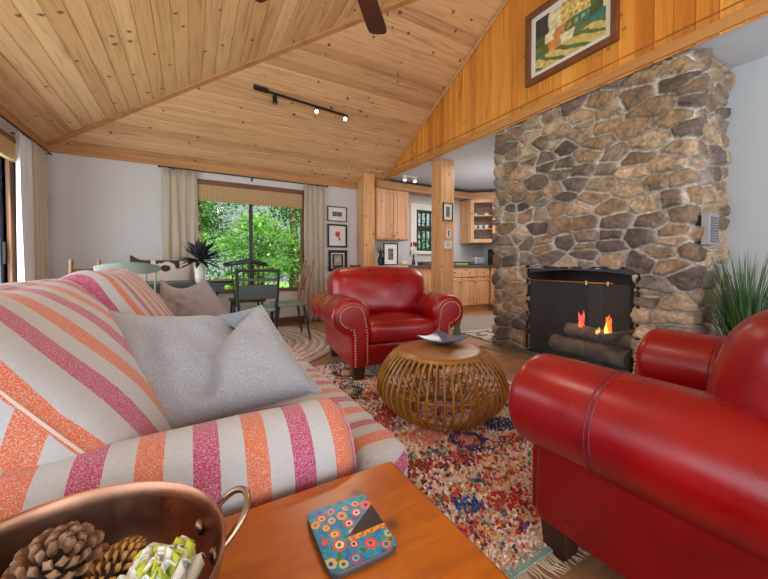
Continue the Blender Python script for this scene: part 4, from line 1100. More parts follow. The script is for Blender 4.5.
# kitchen runner
kr = empty('kitchen_rug', 'small patterned grey and cream rug on the kitchen floor', 'rug', (4.1, 4.0, 0), 0)
KR = M(); o = panel('weave', kr, 1.85, 1.1, 90, 50, lambda u, v: (np.array(S(196,186,178)[:3]) if (fbm(u*22, v*9, 3) > 0 or abs(v-.5) > .44) else np.array(S(120,108,106)[:3])), mt=m_ledge, T=Matrix.Translation((3.2, 3.5, .011)) @ Matrix.Rotation(radians(-6), 4, 'Z') @ Matrix.Rotation(radians(-90), 4, 'X') @ Matrix.Scale(-1, 4, (0,0,1)))
o.data.flip_normals() if o.data.polygons[0].normal.z < 0 else None
T = Matrix.Translation((3.2, 3.5, 0)) @ Matrix.Rotation(radians(-6), 4, 'Z'); build('rug_base', M().bx(0, 1.85, 0, 1.1, .001, .0105, T=T), mat('rug_base_wool', S(150,140,134), .95), kr, world=True)

# ------------------------------------------------------------------ ceiling fan
hub = Vector((.65, 1.50, 2.5))
fan = empty('ceiling_fan', 'dark ceiling fan with one mahogany blade tip in view at the top', 'ceiling fan', hub)
ztop = zc2(hub.x)-hub.z
build('downrod', M().cyl((0,0,.06), (0,0,ztop-.03), .014), m_black, fan)
build('canopy', M().lathe([(.02,ztop-.09),(.07,ztop-.06),(.075,ztop-.0),(0,ztop+.0)], 24), m_black, fan)
build('motor_housing', M().lathe([(0,-.09),(.06,-.085),(.10,-.05),(.115,0),(.11,.05),(.06,.08),(.02,.09)], 32), m_black, fan)
for k in range(5):
    a = radians(47.8)+2*pi*k/5; T = Matrix.Rotation(a, 4, 'Z') @ Matrix.Rotation(radians(8), 4, 'X')
    pts = []; W0, W1 = .055, .066
    for x_, w_ in ((.20,W0),(.4,.06),(.60,W1)): pts.append((x_, w_))
    outline = [(x_, w_) for x_, w_ in pts]+[(.655,.063),(.677,.05),(.685,.02),(.685,-.02),(.677,-.05),(.655,-.063)]+[(x_, -w_) for x_, w_ in pts[::-1]]
    N_ = len(outline); m = M().add([(x_, y_, z_) for z_ in (-.004, .004) for x_, y_ in outline], [tuple(range(N_))[::-1], tuple(N_+i for i in range(N_))]+[(i, (i+1)%N_, N_+(i+1)%N_, N_+i) for i in range(N_)], T)
    bl = build('blade', m, m_fan, fan, bevel=.002)
    build('blade_iron', M().bx(.09, .26, -.018, .018, -.012, -.005, T=T), m_black, bl)

# ------------------------------------------------------------------ track light on the window-side slope
tk = empty('track_light', 'black ceiling track light with one dark and two lit spot heads', 'track light', (1.2, 4.2, zc1(4.2)))
nrm = Vector((0, -S1, -1)).normalized()
def onc(x, y, d): return Vector((x, y, zc1(y)))+nrm*d
A, B = onc(.68, 4.15, .045), onc(1.84, 4.22, .045)
build('rail', M().tube([A, B], .016, 4), m_black, tk, world=True)
build('power_box', M().tube([onc(.64, 4.15, .03), onc(.80, 4.16, .03)], .034, 4), m_black, tk, world=True, bevel=.006)
for x in (1.0, 1.6): build('mounting_stem', M().cyl(onc(x, 4.18, 0), onc(x, 4.18, .04), .008), m_black, tk, world=True)
heads = [(.88, (0.02, -.02, -1), False), (1.40, (-.25, -.75, -.6), True), (1.80, (-.35, -.8, -.5), True)]
spots = []
for x, d, on in heads:
    p = onc(x, 4.17+.04*(x-.7), .06); d = Vector(d).normalized(); j = p+Vector((0,0,-.035))
    sh_ = build('spot_head', M().cyl(j-d*.035, j+d*.055, .026, .03, 18).cyl(p, j, .008), m_black, tk, world=True)
    bl = build('bulb', M().cyl(j+d*.0555, j+d*.058, .020, .020, 16), m_lamp if on else m_steel, sh_); bl.matrix_basis = Matrix()
    if on: spots.append((j+d*.07, d))

# ------------------------------------------------------------------ plant by the fireplace
gp = empty('potted_grass', 'tall artificial green grass in a pot between fireplace and right wall', 'potted plant', (3.20, .72, 0))
build('pot', M().lathe([(0,0),(.11,0),(.12,.02),(.145,.26),(.15,.28),(.135,.28),(.125,.24),(0,.23)], 28), simple('dark_pot', S(60,56,52), S(80,74,68), 9, .6), gp)
vs = []; fs = []; cl = []; R2 = random.Random(11)
for k in range(420):
    a = R2.uniform(0, 2*pi); rr = R2.uniform(0, .09); L_ = R2.uniform(.45, .86); out = R2.uniform(.03, .34)*(1 if k % 3 else 1.25); b0 = Vector((cos(a)*rr, sin(a)*rr, .23)); w_ = R2.uniform(.003, .0058)
    col = R2.choice([(44,88,46),(60,112,54),(34,72,42),(80,124,64),(100,116,80),(50,96,70)]); cc = S(*col); aa = a+R2.uniform(-.7,.7)
    base_i = len(vs); sd = Vector((-sin(aa), cos(aa), 0)); N_ = 7; droop = R2.uniform(0, .25) if k % 4 == 0 else R2.uniform(0, .08)
    for i in range(N_+1):
        t_ = i/N_; p = b0+Vector((cos(aa)*out*t_**1.6, sin(aa)*out*t_**1.6, L_*t_-droop*t_**3)); ww = w_*(1-t_)**.6+.0004
        vs += [p-sd*ww, p+sd*ww]
    for i in range(N_): fs.append((base_i+2*i, base_i+2*i+1, base_i+2*i+3, base_i+2*i+2)); cl += [cc]*4
vs = [Vector((min(v.x, XR-gp.location.x-.01), v.y, v.z)) for v in vs]
vs = [Vector((v.x, min(v.y, .88-gp.location.y), v.z)) if v.x > -.30 else v for v in vs]
o = build('grass_foliage', M().add(vs, fs), m_blade, gp, fix=False); setcol(o, cl)

# ------------------------------------------------------------------ kitchen
cb = empty('upper_cabinet', 'knotty wood upper cabinet with two doors beside the wall post', 'kitchen cabinet', (3.11, 5.27, 1.38))
build('body', M().bx(2.78, 3.455, 5.12, YW-.003, 1.38, 2.269), m_cab, cb, world=True, uv=uvZ)
def door(parent, x0, x1, z0, z1, y, mt=m_cab, knob=None, T=Matrix()):
    s_ = .055; d = M()
    d.bx(x0, x0+s_, y-.02, y, z0, z1, T=T).bx(x1-s_, x1, y-.02, y, z0, z1, T=T).bx(x0+s_, x1-s_, y-.02, y, z1-s_, z1, T=T).bx(x0+s_, x1-s_, y-.02, y, z0, z0+s_, T=T)
    d.bx(x0+s_, x1-s_, y-.010, y, z0+s_, z1-s_, T=T).bx(x0+s_+.03, x1-s_-.03, y-.016, y-.0101, z0+s_+.03, z1-s_-.03, T=T)
    o = build('door', d, mt, parent, world=True, uv=uvZ, bevel=.003)
    if knob: k_ = build('knob', M().ball((knob[0], y-.03, knob[1]), .012, T=T).cyl((knob[0], y-.02, knob[1]), (knob[0], y-.03, knob[1]), .005, T=T), m_black, o); k_.matrix_basis = Matrix()
    return o
door(cb, 2.79, 3.112, 1.40, 2.25, 5.12, knob=(3.09, 1.45)); door(cb, 3.122, 3.445, 1.40, 2.25, 5.12, knob=(3.145, 1.45))
struct('trim_8', M().bx(2.78, 4.98, 5.07, 5.11, 2.27, 2.40).bx(2.78, 4.98, 5.11, YW, 2.30, 2.40), m_cabd, uv=uvX, bevel=.004)
# corner glazed cabinet
cc_ = empty('corner_cabinet', 'diagonal corner wall cabinet with a glass door showing crockery', 'kitchen cabinet', (5.35, 5.1, 1.38))
A2, B2 = Vector((4.98, 5.10)), Vector((5.34, 4.78))
m = M(); 
def prism(pts, z0, z1):
    n = len(pts); return [(p[0], p[1], z) for z in (z0, z1) for p in pts], [tuple(range(n))[::-1], tuple(n+i for i in range(n))]+[(i, (i+1)%n, n+(i+1)%n, n+i) for i in range(n)]
def slab(pts, z0, z1, mm): v_, f_ = prism(pts, z0, z1); mm.add(v_, f_)
slab([(4.98,5.10),(5.34,4.78),(5.68,4.78),(5.68,5.42),(4.98,5.42)], 1.38, 1.40, m); slab([(4.98,5.10),(5.34,4.78),(5.68,4.78),(5.68,5.42),(4.98,5.42)], 2.26, 2.28, m)
slab([(4.98,5.12),(5.0,5.10),(5.0,5.42),(4.98,5.42)], 1.40, 2.26, m)
slab([(5.36,4.78),(5.68,4.78),(5.68,4.80),(5.36,4.80)], 1.40, 2.26, m)
build('body', m, m_cab, cc_, world=True, uv=uvZ)
d2 = (B2-A2); L2_ = d2.length; T = Matrix.Translation((A2.x, A2.y, 0)) @ Matrix.Rotation(math.atan2(d2.y, d2.x), 4, 'Z'); s_ = .06
dd = M().bx(0, s_, -.02, 0, 1.39, 2.27, T=T).bx(L2_-s_, L2_, -.02, 0, 1.39, 2.27, T=T).bx(s_, L2_-s_, -.02, 0, 2.20, 2.27, T=T).bx(s_, L2_-s_, -.02, 0, 1.39, 1.46, T=T)
do = build('door_frame', dd, m_cab, cc_, world=True, uv=uvZ, bevel=.003)
g_ = build('door_glass', M().bx(s_, L2_-s_, -.011, -.008, 1.46, 2.20, T=T), m_glass_pane, do); g_.matrix_basis = Matrix()
build('back_panel', M().bx(s_-.05, L2_+.1, .26, .28, 1.40, 2.26, T=T), m_darkwood, cc_, world=True, uv=uvZ)
for z in (1.66, 1.93): build('shelf', M().bx(.02, L2_-.02, .01, .24, z, z+.018, T=T), m_cab, cc_, world=True, uv=uvX)
struct('trim_9', M().bx(-.05, L2_+.3, -.05, .0, 2.27, 2.40, T=T), m_cabd, uv=uvX)
k = 0
for z, n_, r_, h_ in ((1.401, 3, .045, .05), (1.679, 3, .045, .075), (1.949, 2, .055, .05)):
    for i in range(n_):
        p = T @ Vector((.09+i*(.27/max(1,n_-1))*.85 if n_ > 1 else .2, .11, z)); 
        o = build('crockery_bowl' if h_ < .06 else 'crockery_mug', M().lathe([(0,0),(r_*.6,0),(r_,h_),(r_*.92,h_),(r_*.5,.008),(0,.008)], 18), m_ceramic, loc=tuple(p))
        lvl = {1.401: 'bottom', 1.679: 'middle', 1.949: 'top'}[z]; kind = 'bowl' if h_ < .06 else 'mug'
        pos = (['left', 'right'] if n_ == 2 else ['left', 'centre', 'right'])[i]
        tag(o, 'white %s at the %s of the %s shelf in the glass-door corner cabinet' % (kind, pos, lvl), kind, 'crockery in the corner cabinet')
# base cabinets on the far kitchen wall
bc = empty('base_cabinet', 'knotty wood base cabinets with drawers along the kitchen wall right of the post', 'kitchen cabinet', (4.7, 5.1, 0))
build('body', M().bx(4.1, 5.66, 4.84, YW-.003, .13, .885).bx(4.1, 5.66, 4.90, YW-.003, 0, .13), m_cab, bc, world=True, uv=uvZ)
for x0, x1 in ((4.12, 4.48), (4.49, 4.86), (4.87, 5.22)):
    door(bc, x0, x1, .15, .68, 4.84, knob=(x1-.03, .6))
    dw = build('drawer', M().bx(x0, x1, 4.82, 4.84, .70, .87), m_cab, bc, world=True, uv=uvX, bevel=.003)
    kb = build('knob', M().ball(((x0+x1)/2, 4.81, .785), .012), m_black, dw); kb.matrix_basis = Matrix()
b2 = empty('base_cabinet', 'knotty wood base cabinet running along the kitchen side wall near the fireplace', 'kitchen cabinet', (5.4, 4.4, 0))
build('body', M().bx(5.24, 5.66, 3.3, 4.80, .13, .885).bx(5.30, 5.66, 3.3, 4.80, 0, .13), m_cab, b2, world=True, uv=uvZ)
for y0 in (3.32, 3.82, 4.32): build('door', M().bx(5.22, 5.24, y0, y0+.46, .15, .87), m_cab, b2, world=True, uv=uvZ, bevel=.004)
ct = empty('worktop', 'dark stone kitchen worktop along the far and side walls', 'worktop', (4.9, 4.9, .885))
build('slab', M().bx(4.08, 5.68, 4.81, YW-.022, .886, .926).bx(5.20, 5.68, 3.28, 4.81, .886, .926), m_counter, ct, world=True, bevel=.003)
build('upstand', M().bx(4.1, 5.68, YW-.02, YW-.001, .886, 1.0), m_counter, ct, world=True)
# peninsula in front (panelled side) between the posts
pn = empty('kitchen_peninsula', 'pine panelled kitchen peninsula running left from the free-standing post', 'kitchen counter', (3.3, 4.75, 0))
build('panelled_side', M().bx(2.80, 4.05, 4.72, 4.76, .02, .885).bx(2.80, 4.05, 4.76, YW-.025, .10, .885), m_post, pn, world=True, uv=uvZ)
build('dark_counter', M().bx(3.16, 4.06, 4.68, YW-.022, .886, .924), m_counter, pn, world=True, bevel=.003)
build('pale_counter', M().bx(2.79, 3.155, 4.68, YW-.022, .886, .924), m_lightc, pn, world=True, bevel=.003, label='pale end of the countertop')
CZ = .925
o = hung('black framed photograph with wide white mat leaning on the kitchen counter', 2.85, 3.14, CZ+.004, 1.31, 5.0, m_frame_k, .018, .075, photo_bw)
vz = empty('flower_vase', 'dark slim vase of red tulips on the kitchen counter', 'vase', (3.47, 4.98, CZ))
build('vase_body', M().lathe([(0,0),(.03,0),(.034,.04),(.02,.10),(.012,.16),(.018,.19),(.013,.19),(.008,.16),(0,.15)], 18), m_blackwood, vz)
st = M(); bl = M()
for k in range(7):
    a = k*2.1; d = Vector((cos(a)*.045, sin(a)*.045, .36+.03*sin(k*3))); st.tube([(0,0,.15), (d.x*.5, d.y*.5, .26), d], .003, 5); bl.ball(d+Vector((0,0,.02)), (.018,.018,.03), 8, 6)
build('stems', st, m_greenb, vz); build('blossoms', bl, mat('deep_red_petal', S(150,30,52), .6), vz)
o = build('butter_dish', M().bx(3.18, 3.30, 4.93, 5.01, CZ+.016, CZ+.08), mat('pale_yellow_ceramic', S(226,216,150), .4), bevel=.012); tag(o, 'pale yellow butter dish on the wooden board', 'butter dish')
tr_ = empty('serving_board', 'thin wooden serving board on the kitchen counter under the butter dish', 'serving board', (3.25, 4.95, CZ)); build('board', M().bx(3.05, 3.42, 4.87, 5.05, CZ, CZ+.015), m_natwood, tr_, world=True, bevel=.003); build('handle', M().bx(3.42, 3.47, 4.94, 4.98, CZ, CZ+.015), m_natwood, tr_, world=True, bevel=.003)
bk = empty('wooden_tray', 'dark red-brown wooden box tray on the counter beside the post', 'tray', (3.68, 4.86, CZ))
build('sides', M().bx(3.53, 3.86, 4.78, 4.795, CZ, CZ+.065).bx(3.53, 3.86, 4.925, 4.94, CZ, CZ+.065).bx(3.53, 3.545, 4.795, 4.925, CZ, CZ+.065).bx(3.845, 3.86, 4.795, 4.925, CZ, CZ+.065), m_darkwood, bk, world=True, uv=uvX); build('bottom', M().bx(3.545, 3.845, 4.795, 4.925, CZ, CZ+.01), m_darkwood, bk, world=True); build('name_plate', M().bx(3.65, 3.74, 4.776, 4.78, CZ+.02, CZ+.045), m_brassb, bk, world=True)
pc = empty('dark_vase', 'black vase with dark foliage at the left end of the kitchen counter', 'vase', (2.83, 5.05, CZ)); build('vase_body', M().lathe([(0,0),(.04,0),(.055,.06),(.05,.12),(.03,.17),(.034,.19),(.024,.19),(0,.16)], 20), m_black, pc)
lf = M()
for k in range(12): a = k*2.4; lf.tube([(0,0,.17), (cos(a)*.05, sin(a)*.05, .24), (cos(a)*.08, sin(a)*.06, .24+.06*sin(k*2)+.02)], [.002,.016,.002], 6, flat=.3)
build('foliage', lf, simple('dark_foliage', S(46,52,46), S(70,76,66), 20, .7), pc)
gr_ = build('green_tray', M().bx(4.45, 4.75, 4.93, 5.05, .9265, .965), simple('lime_green_enamel', S(170,186,90), S(150,170,70), 9, .4), bevel=.01); tag(gr_, 'lime green tray on the worktop right of the post', 'tray')
ts = empty('toaster', 'steel toaster on the kitchen worktop under the corner cabinet', 'toaster', (5.06, 4.98, .9265)); build('housing', M().soft((0,0,.085), (.27,.16,.165), .03), m_steel, ts); build('slots', M().bx(-.10,.10,-.04,-.02,.166,.169).bx(-.10,.10,.02,.04,.166,.169), m_black, ts); build('lever', M().bx(.136,.155,-.01,.01,.09,.105), m_black, ts)
cm_ = empty('coffee_maker', 'black coffee maker on the worktop next to the toaster', 'coffee maker', (5.40, 4.86, .9265)); build('base', M().bx(-.08,.08,-.10,.10,0,.025), m_black, cm_, bevel=.004); build('tower', M().bx(-.08,.08,.03,.10,.025,.30).bx(-.08,.08,-.10,.10,.24,.33), m_black, cm_, bevel=.006); build('carafe', M().lathe([(0,.03),(.055,.03),(.06,.08),(.045,.15),(.04,.16),(0,.16)], 20, c=(0,-.03,0)), mat('smoky_glass', S(70,74,80), .1), cm_)
kl = empty('kitchen_track_light', 'white ceiling light with two small white heads in the kitchen', 'track light', (3.28, 4.85, ZK))
build('ceiling_plate', M().bx(-.12,.16,-.03,.03,-.015,-.0005), m_white, kl)
for x in (-.09, .12):
    h_ = build('spot_head', M().cyl((x,0,-.02),(x-.01,-.02,-.085),.032,.036,18), m_white, kl); build('bulb', M().cyl((x-.0102,-.0203,-.0855),(x-.0105,-.021,-.088),.026,n=16), m_bulbw, h_)

# ------------------------------------------------------------------ dining corner
dt = empty('dining_table', 'dark green dining table with crossed legs by the big window', 'dining table', (-.15, 4.45, .012))
build('tabletop', M().bx(-.64, .56, -.38, .42, .705, .735), m_chairdark, dt, bevel=.006)
build('apron', M().bx(-.58, .46, -.32, -.30, .63, .705).bx(-.58, .46, .34, .36, .63, .705), m_chairdark, dt)
for x in (-.52, .38):
    for s_ in (1, -1): build('leg', M().tube([(x, -.30*s_, 0), (x, .30*s_, .64)], .024, 4), m_chairdark, dt)
build('stretcher', M().bx(-.62, .38, -.015, .015, .30, .345), m_chairdark, dt)
TT = .748
vs_e = empty('feather_vase', 'tall white vase of blue-black spiky blooms on the dining table', 'vase', (.075, 4.18, TT))
build('vase_body', M().lathe([(0,0),(.040,0),(.045,.01),(.052,.10),(.062,.20),(.066,.225),(.058,.225),(.05,.10),(0,.02)], 28), m_ceramic, vs_e)
m = M(); R2 = random.Random(5)
for k in range(80):
    a = R2.uniform(0, 2*pi); el = R2.uniform(-.25, 1.4); d = Vector((cos(a)*cos(el), sin(a)*cos(el), sin(el))); L_ = R2.uniform(.17, .33); sd = d.cross(Vector((0,0,1))).normalized(); nn = d.cross(sd); c_ = Vector((0,0,.245)); g = []
    for i in range(7):
        t_ = i/6; p = c_+d*L_*t_+Vector((0,0,-.05*t_*t_)); ww = .024*sin(pi*(.08+.9*t_)); g += [p-sd*ww, p+nn*ww*.35, p+sd*ww]
    m.add(g, [(3*i+b, 3*i+b+1, 3*i+b+4, 3*i+b+3) for i in range(6) for b in range(2)])
build('blooms', m, m_feather, vs_e, fix=False)
pt_ = build('serving_plate', M().lathe([(0,.004),(.09,.004),(.15,.02),(.155,.022),(.155,.017),(.09,0),(0,0)], 28), m_natwood, loc=(.31, 4.2, TT)); tag(pt_, 'shallow wooden plate on the dining table right of the vase', 'plate')

# armed rail-back chair seen from behind
c1 = empty('dining_chair', 'dark green armless chair with straight top rail, its back to the camera', 'chair', (.61, 3.80, .012), radians(-4), 'dining chairs')
build('seat', M().soft((0,.20,.435), (.42,.42,.035), .015), m_sage, c1)
for x in (-.205, .205):
    build('back_post', M().tube([(x*.9,0,0),(x*.92,.0,.42),(x,-.02,.62),(x*1.03,-.05,.865)], [.016,.018,.017,.014], 8), m_chairdark, c1)
    build('leg', M().tube([(x*1.02,.40,0),(x*.9,.37,.42)], [.014,.019], 8), m_chairdark, c1)
build('top_rail', M().tube([(-.225,-.05,.868),(0,-.035,.868),(.225,-.05,.868)], .016, 8), m_chairdark, c1)
build('back_panel', M().bx(-.195,.195,-.035,-.015,.56,.715), m_chairdark, c1, bevel=.004)
build('middle_rail', M().bx(-.2,.2,-.045,-.028,.755,.785), m_chairdark, c1, bevel=.003)
build('stretcher', M().cyl((-.19,.0,.2),(.19,.0,.2),.009), m_chairdark, c1); build('stretcher', M().cyl((-.19,.38,.18),(.19,.38,.18),.009), m_chairdark, c1)
# bow-back windsor behind the table
c2 = empty('windsor_chair', 'black bow-back windsor chair behind the dark rail-back chair', 'chair', (.66, 5.0, .012), radians(180), 'dining chairs')
build('seat', M().soft((0,.0,.44), (.44,.42,.04), .018), m_blackwood, c2)
bow = [(.27*cos(a), .18-.36*(1-sin(a))*.6, .70+.0*sin(a)) for a in [pi*i/16 for i in range(17)]]
build('bow_rail', M().tube([(x, y, .93+.05*(1-abs(x)/.27)) for x, y, z in bow], [.024]*17, 8, flat=1.3), m_blackwood, c2)
for k in range(7):
    x = -.21+.07*k; build('spindle', M().cyl((x*.8,.16,.455),(x,.18-.2*(abs(x)/.27)**2*.6,.93),.008,n=8), m_blackwood, c2)
for x in (-.17,.17):
    for y in (-.16,.16): build('leg', M().cyl((x*1.25,y*1.25,0),(x,y,.43),.014,.018,n=8), m_blackwood, c2)
# natural spindle chair, side on
c3 = empty('side_chair', 'worn brown wooden side chair standing right of the dining table in profile', 'chair', (1.06, 4.28, .012), radians(88), 'dining chairs')
build('seat', M().soft((0,.0,.44), (.42,.40,.035), .016), m_sage, c3)
for x in (-.19,.19):
    build('back_post', M().tube([(x,-.17,.45),(x*1.02,-.20,.70),(x*1.05,-.27,.99)], [.022,.021,.018], 8), m_natwood, c3)
    for y in (-.15,.15): build('leg', M().cyl((x*1.15,y*1.45,0),(x*.85,y,.43),.012,.017,n=8), m_chairdark, c3)
for k, z in enumerate((.90, .62)): build('rail', M().tube([(-.195,-.19-.10*(z-.5),z),(0,-.21-.12*(z-.5),z),(.195,-.19-.10*(z-.5),z)], .018, 6, flat=.5), m_natwood, c3)
for k in range(3): build('spindle', M().cyl((-.1+.1*k,-.18,.45),(-.1+.1*k,-.235,.88),.007,n=8), m_natwood, c3)
for x in (-.2,.2): build('stretcher', M().cyl((x,-.17,.2),(x,.19,.2),.008,n=8), m_chairdark, c3)
# sage bow back chair near sofa
c4 = empty('sage_chair', 'sage green chair with a wide curved top rail behind the sofa back', 'chair', (-.47, 3.62, 0.012), radians(12), 'dining chairs')
build('seat', M().soft((0,.22,.44), (.46,.44,.035), .016), m_sage, c4)
rl = M(); vs = []; N_ = 16
for i in range(N_+1):
    t_ = -1+2*i/N_; x = .235*t_; y = .10*t_*t_-.02; zt = .955-.035*t_*t_; zb = .850-.005*t_*t_ +.03*abs(t_)**3
    vs += [(x, y-.012, zb), (x, y-.012, zt), (x, y+.012, zt), (x, y+.012, zb)]
fs = [(4*i+k, 4*i+(k+1)%4, 4*i+4+(k+1)%4, 4*i+4+k) for i in range(N_) for k in range(4)]+[(3,2,1,0), (4*N_, 4*N_+1, 4*N_+2, 4*N_+3)]
build('top_rail', rl.add(vs, fs), m_sage, c4, bevel=.006)
for k in range(6): x = -.2+.08*k; build('spindle', M().cyl((x*.85,.03,.455),(x,.10*(x/.235)**2-.02,.90),.008,n=8), m_sage, c4)
for x in (-.18,.18):
    for y in (.06,.38): build('leg', M().cyl((x*1.2,y+(-.05 if y < .2 else .05),0),(x,y,.43),.014,.018,n=8), m_sage, c4)
# ladder-back further left
c5 = empty('ladderback_chair', 'pale wooden ladder-back chair, only its two post tops showing over the sofa', 'chair', (-.93, 4.33, .0), radians(50), 'dining chairs')
c5.location.z = .012
build('seat', M().soft((0,.18,.44), (.36,.38,.03), .014), m_basket, c5)
for x in (-.13,.13):
    build('back_post', M().tube([(x,0,0),(x,0,.44),(x,-.03,.93),(x,-.032,.96),(x,-.033,.985)], [.016,.018,.016,.020,.008], 10), m_natwood, c5)
    build('leg', M().cyl((x,.34,0),(x,.34,.43),.016,n=8), m_natwood, c5)
for z in (.60,.72,.84): build('slat', M().bx(-.12,.12,-.035,-.022,z,z+.05), m_natwood, c5, bevel=.004)
# cowhide chair
c6 = empty('cowhide_chair', 'chair with a white back in brown-black cowhide under the left window curtain', 'chair', (-.33, 4.98, .012), radians(8), 'dining chairs')
def hide(parent):
    n = 64; vs = []
    def outl(u): return .99-.0*u+.035*math.exp(-((abs(u)-1)/.12)**2)-.015*cos(pi*u)
    for s_ in (0, 1):
        for j in range(n+1):
            for i in range(n+1):
                u, v = -1+2*i/n, j/n; w_ = .31*(1-.12*(1-v)**2)
                zt = .985+.055*math.exp(-((u+1)/.22)**2)-.03*math.exp(-((u-1)/.3)**2)
                th = .04*sqrt(max(0, 1-abs(u)**4))*sqrt(max(0, 1-abs(2*v-1)**4))+.006
                vs.append((w_*u, (th if s_ else -th)-.04*(v), .50+(zt-.50)*v))
    N_ = (n+1)**2; fs = [(j*(n+1)+i, j*(n+1)+i+1, (j+1)*(n+1)+i+1, (j+1)*(n+1)+i) for j in range(n) for i in range(n)]; fs += [tuple(N_+q for q in f[::-1]) for f in fs]
    for i in range(n):
        for (a, b) in ((i, i+1), ((n*(n+1))+i+1, n*(n+1)+i), ((i+1)*(n+1), i*(n+1)), (i*(n+1)+n, (i+1)*(n+1)+n)): fs.append((b, a, a+N_, b+N_))
    o = build('hide_back', M().add(vs, fs), attr_mat('cowhide', .9, sheen=.5), parent, fix=False)
    cl = []
    for p in o.data.polygons:
        for li in p.loop_indices:
            c = o.data.vertices[o.data.loops[li].vertex_index].co; u = c.x/.31; nn = mn.noise(Vector((c.x*9, c.z*9, 2)))*.07+mn.noise(Vector((c.x*30, c.z*30, 4)))*.02
            dark = (c.z+nn > .925 and (u < -.35 or (-.2 < u < .62))) or (((u-.12)/.17)**2+((c.z-.885)/.04)**2 < 1)
            cl.append(S(52,40,38) if dark else S(214,200,190))
    setcol(o, cl)
hide(c6)
build('seat', M().soft((0,.0-.24,.42), (.48,.48,.09), .03), mat('cream_hide_seat', S(206,190,178), .9), c6)
c6.rotation_euler.z = radians(8)
for x in (-.2,.2):
    for y in (-.42,-.05): build('leg', M().cyl((x,y,0),(x,y,.38),.014,.018,n=8), m_blackwood, c6)
# two black low stools' backs seen above the far armchair
for i, (x, y, lab) in enumerate(((2.06, 5.0, 'black bar stool in front of the far wall, nearer the window curtain'), (2.33, 4.92, 'black bar stool just left of the wall post, top edge above the armchair'))):
    s_ = empty('bar_stool', lab, 'stool', (x, y, 0), 0, 'bar stools')
    build('seat', M().soft((0,0,.68), (.20,.22,.03), .012), m_blackwood, s_)
    for sx in (-.075,.075):
        for sy in (-.09,.09): build('leg', M().cyl((sx*1.3,sy*1.2,0),(sx,sy,.67),.012,n=8), m_blackwood, s_)
    build('back_rest', M().bx(-.09,.09,.085,.10,.86,.93).cyl((-.07,.09,.68),(-.08,.093,.94),.011,n=8).cyl((.07,.09,.68),(.08,.093,.94),.011,n=8), m_blackwood, s_)
# pot beside the armchair
ub = empty('pointed_planter', 'small dark grey vessel with a pointed rim on the floor right of the far armchair', 'vessel', (3.06, 3.38, 0)); ub.scale = (.62, .62, .55)
m = M().lathe([(0,0),(.09,0),(.10,.01),(.085,.06),(.055,.20),(.075,.30),(.13,.40),(.125,.405),(.06,.30),(0,.26)], 28)
m.v = [(x, y, z+(.10*max(0, (x*.7-y*.7))/.13 if z > .38 else 0)) for x, y, z in m.v]
build('vessel_body', m, simple('grey_green_metal', S(84,86,78), S(112,108,90), 9, .5), ub); build('foot_plate', M().lathe([(0,0),(.11,0),(.11,.01),(0,.01)], 24), m_black, ub)

# ------------------------------------------------------------------ outdoors
struct('ground', M().bx(-16, 18, YW+.3, 26, -.5, -.42), m_grass, smooth=False)
struct('ground', M().bx(-16, XL-.3, -8, YW+.3, -.5, -.42), m_grass, smooth=False)
def tree(label, x, y, h, r, n, seed, name='garden_tree', pal=None, leaf=.09):
    R2 = random.Random(seed); o = empty(name, label, 'tree', (x, y, -.42), group='trees outside the window')
    m = M(); m.tube([(0,0,0), (.05,0,h*.4), (-.05,.05,h*.75), (0,0,h)], [.14,.11,.07,.02], 10)
    tips = []
    for k in range(16):
        a = R2.uniform(0, 2*pi); z = h*R2.uniform(.12, .95); L_ = r*R2.uniform(.6, 1)*(1.1-.5*z/h); e = Vector((cos(a)*L_, sin(a)*L_, z+L_*.18)); m.tube([(0,0,z), (e.x*.5, e.y*.5, z+L_*.16), e], [.035,.02,.006], 6); tips.append((Vector((0,0,z)), e))
    build('trunk', m, m_bark, o)
    vs = []; fs = []; cl = []; pal = pal or [(96,160,60),(126,186,84),(70,136,52),(150,200,104),(84,150,72)]
    for k in range(n):
        a_, b_ = R2.choice(tips); t_ = R2.uniform(.1, 1.08); p = a_.lerp(b_, t_)+Vector((R2.gauss(0,1), R2.gauss(0,1), R2.gauss(0,1)*.7))*r*.17
        d = Vector((R2.gauss(0,1), R2.gauss(0,1), R2.gauss(0,.7))).normalized(); s1 = d.cross(Vector((.3,.2,1))).normalized(); l = leaf*R2.uniform(.6,1.3); i0 = len(vs)
        vs += [p, p+d*l*.5+s1*l*.28, p+d*l, p+d*l*.5-s1*l*.28]; fs.append((i0, i0+1, i0+2, i0+3)); cl += [S(*R2.choice(pal))]*4
    f = build('foliage', M().add(vs, fs), m_leaf, o, fix=False, smooth=False); setcol(f, cl)
tree('light green leafy tree seen through the left pane of the big window', .1, 8.4, 4.6, 1.7, 9000, 1)
tree('bright green leafy tree seen through the right pane of the big window', 2.3, 8.8, 4.8, 1.8, 9000, 2)
tree('yellow green tree low in front, between the two panes of the big window', 1.2, 7.6, 2.3, 1.2, 6000, 3, pal=[(150,206,90),(120,186,70),(170,216,120),(96,160,60)])
tree('dark evergreen farther back behind the window trees', 3.6, 12, 6.5, 2.6, 9000, 4, pal=[(52,104,54),(70,126,64),(40,88,50),(100,150,80)], leaf=.14)
tree('broad green tree farther back at the left of the window view', -1.5, 12.5, 6.0, 2.8, 9000, 5, leaf=.14)
tree('green tree outside the kitchen window', 5.8, 8.4, 4.6, 1.7, 8000, 6, pal=[(60,150,50),(80,176,60),(50,120,44)])
tree('green tree outside the glazed door on the left', -3.6, 8.2, 4.5, 1.6, 5000, 7)

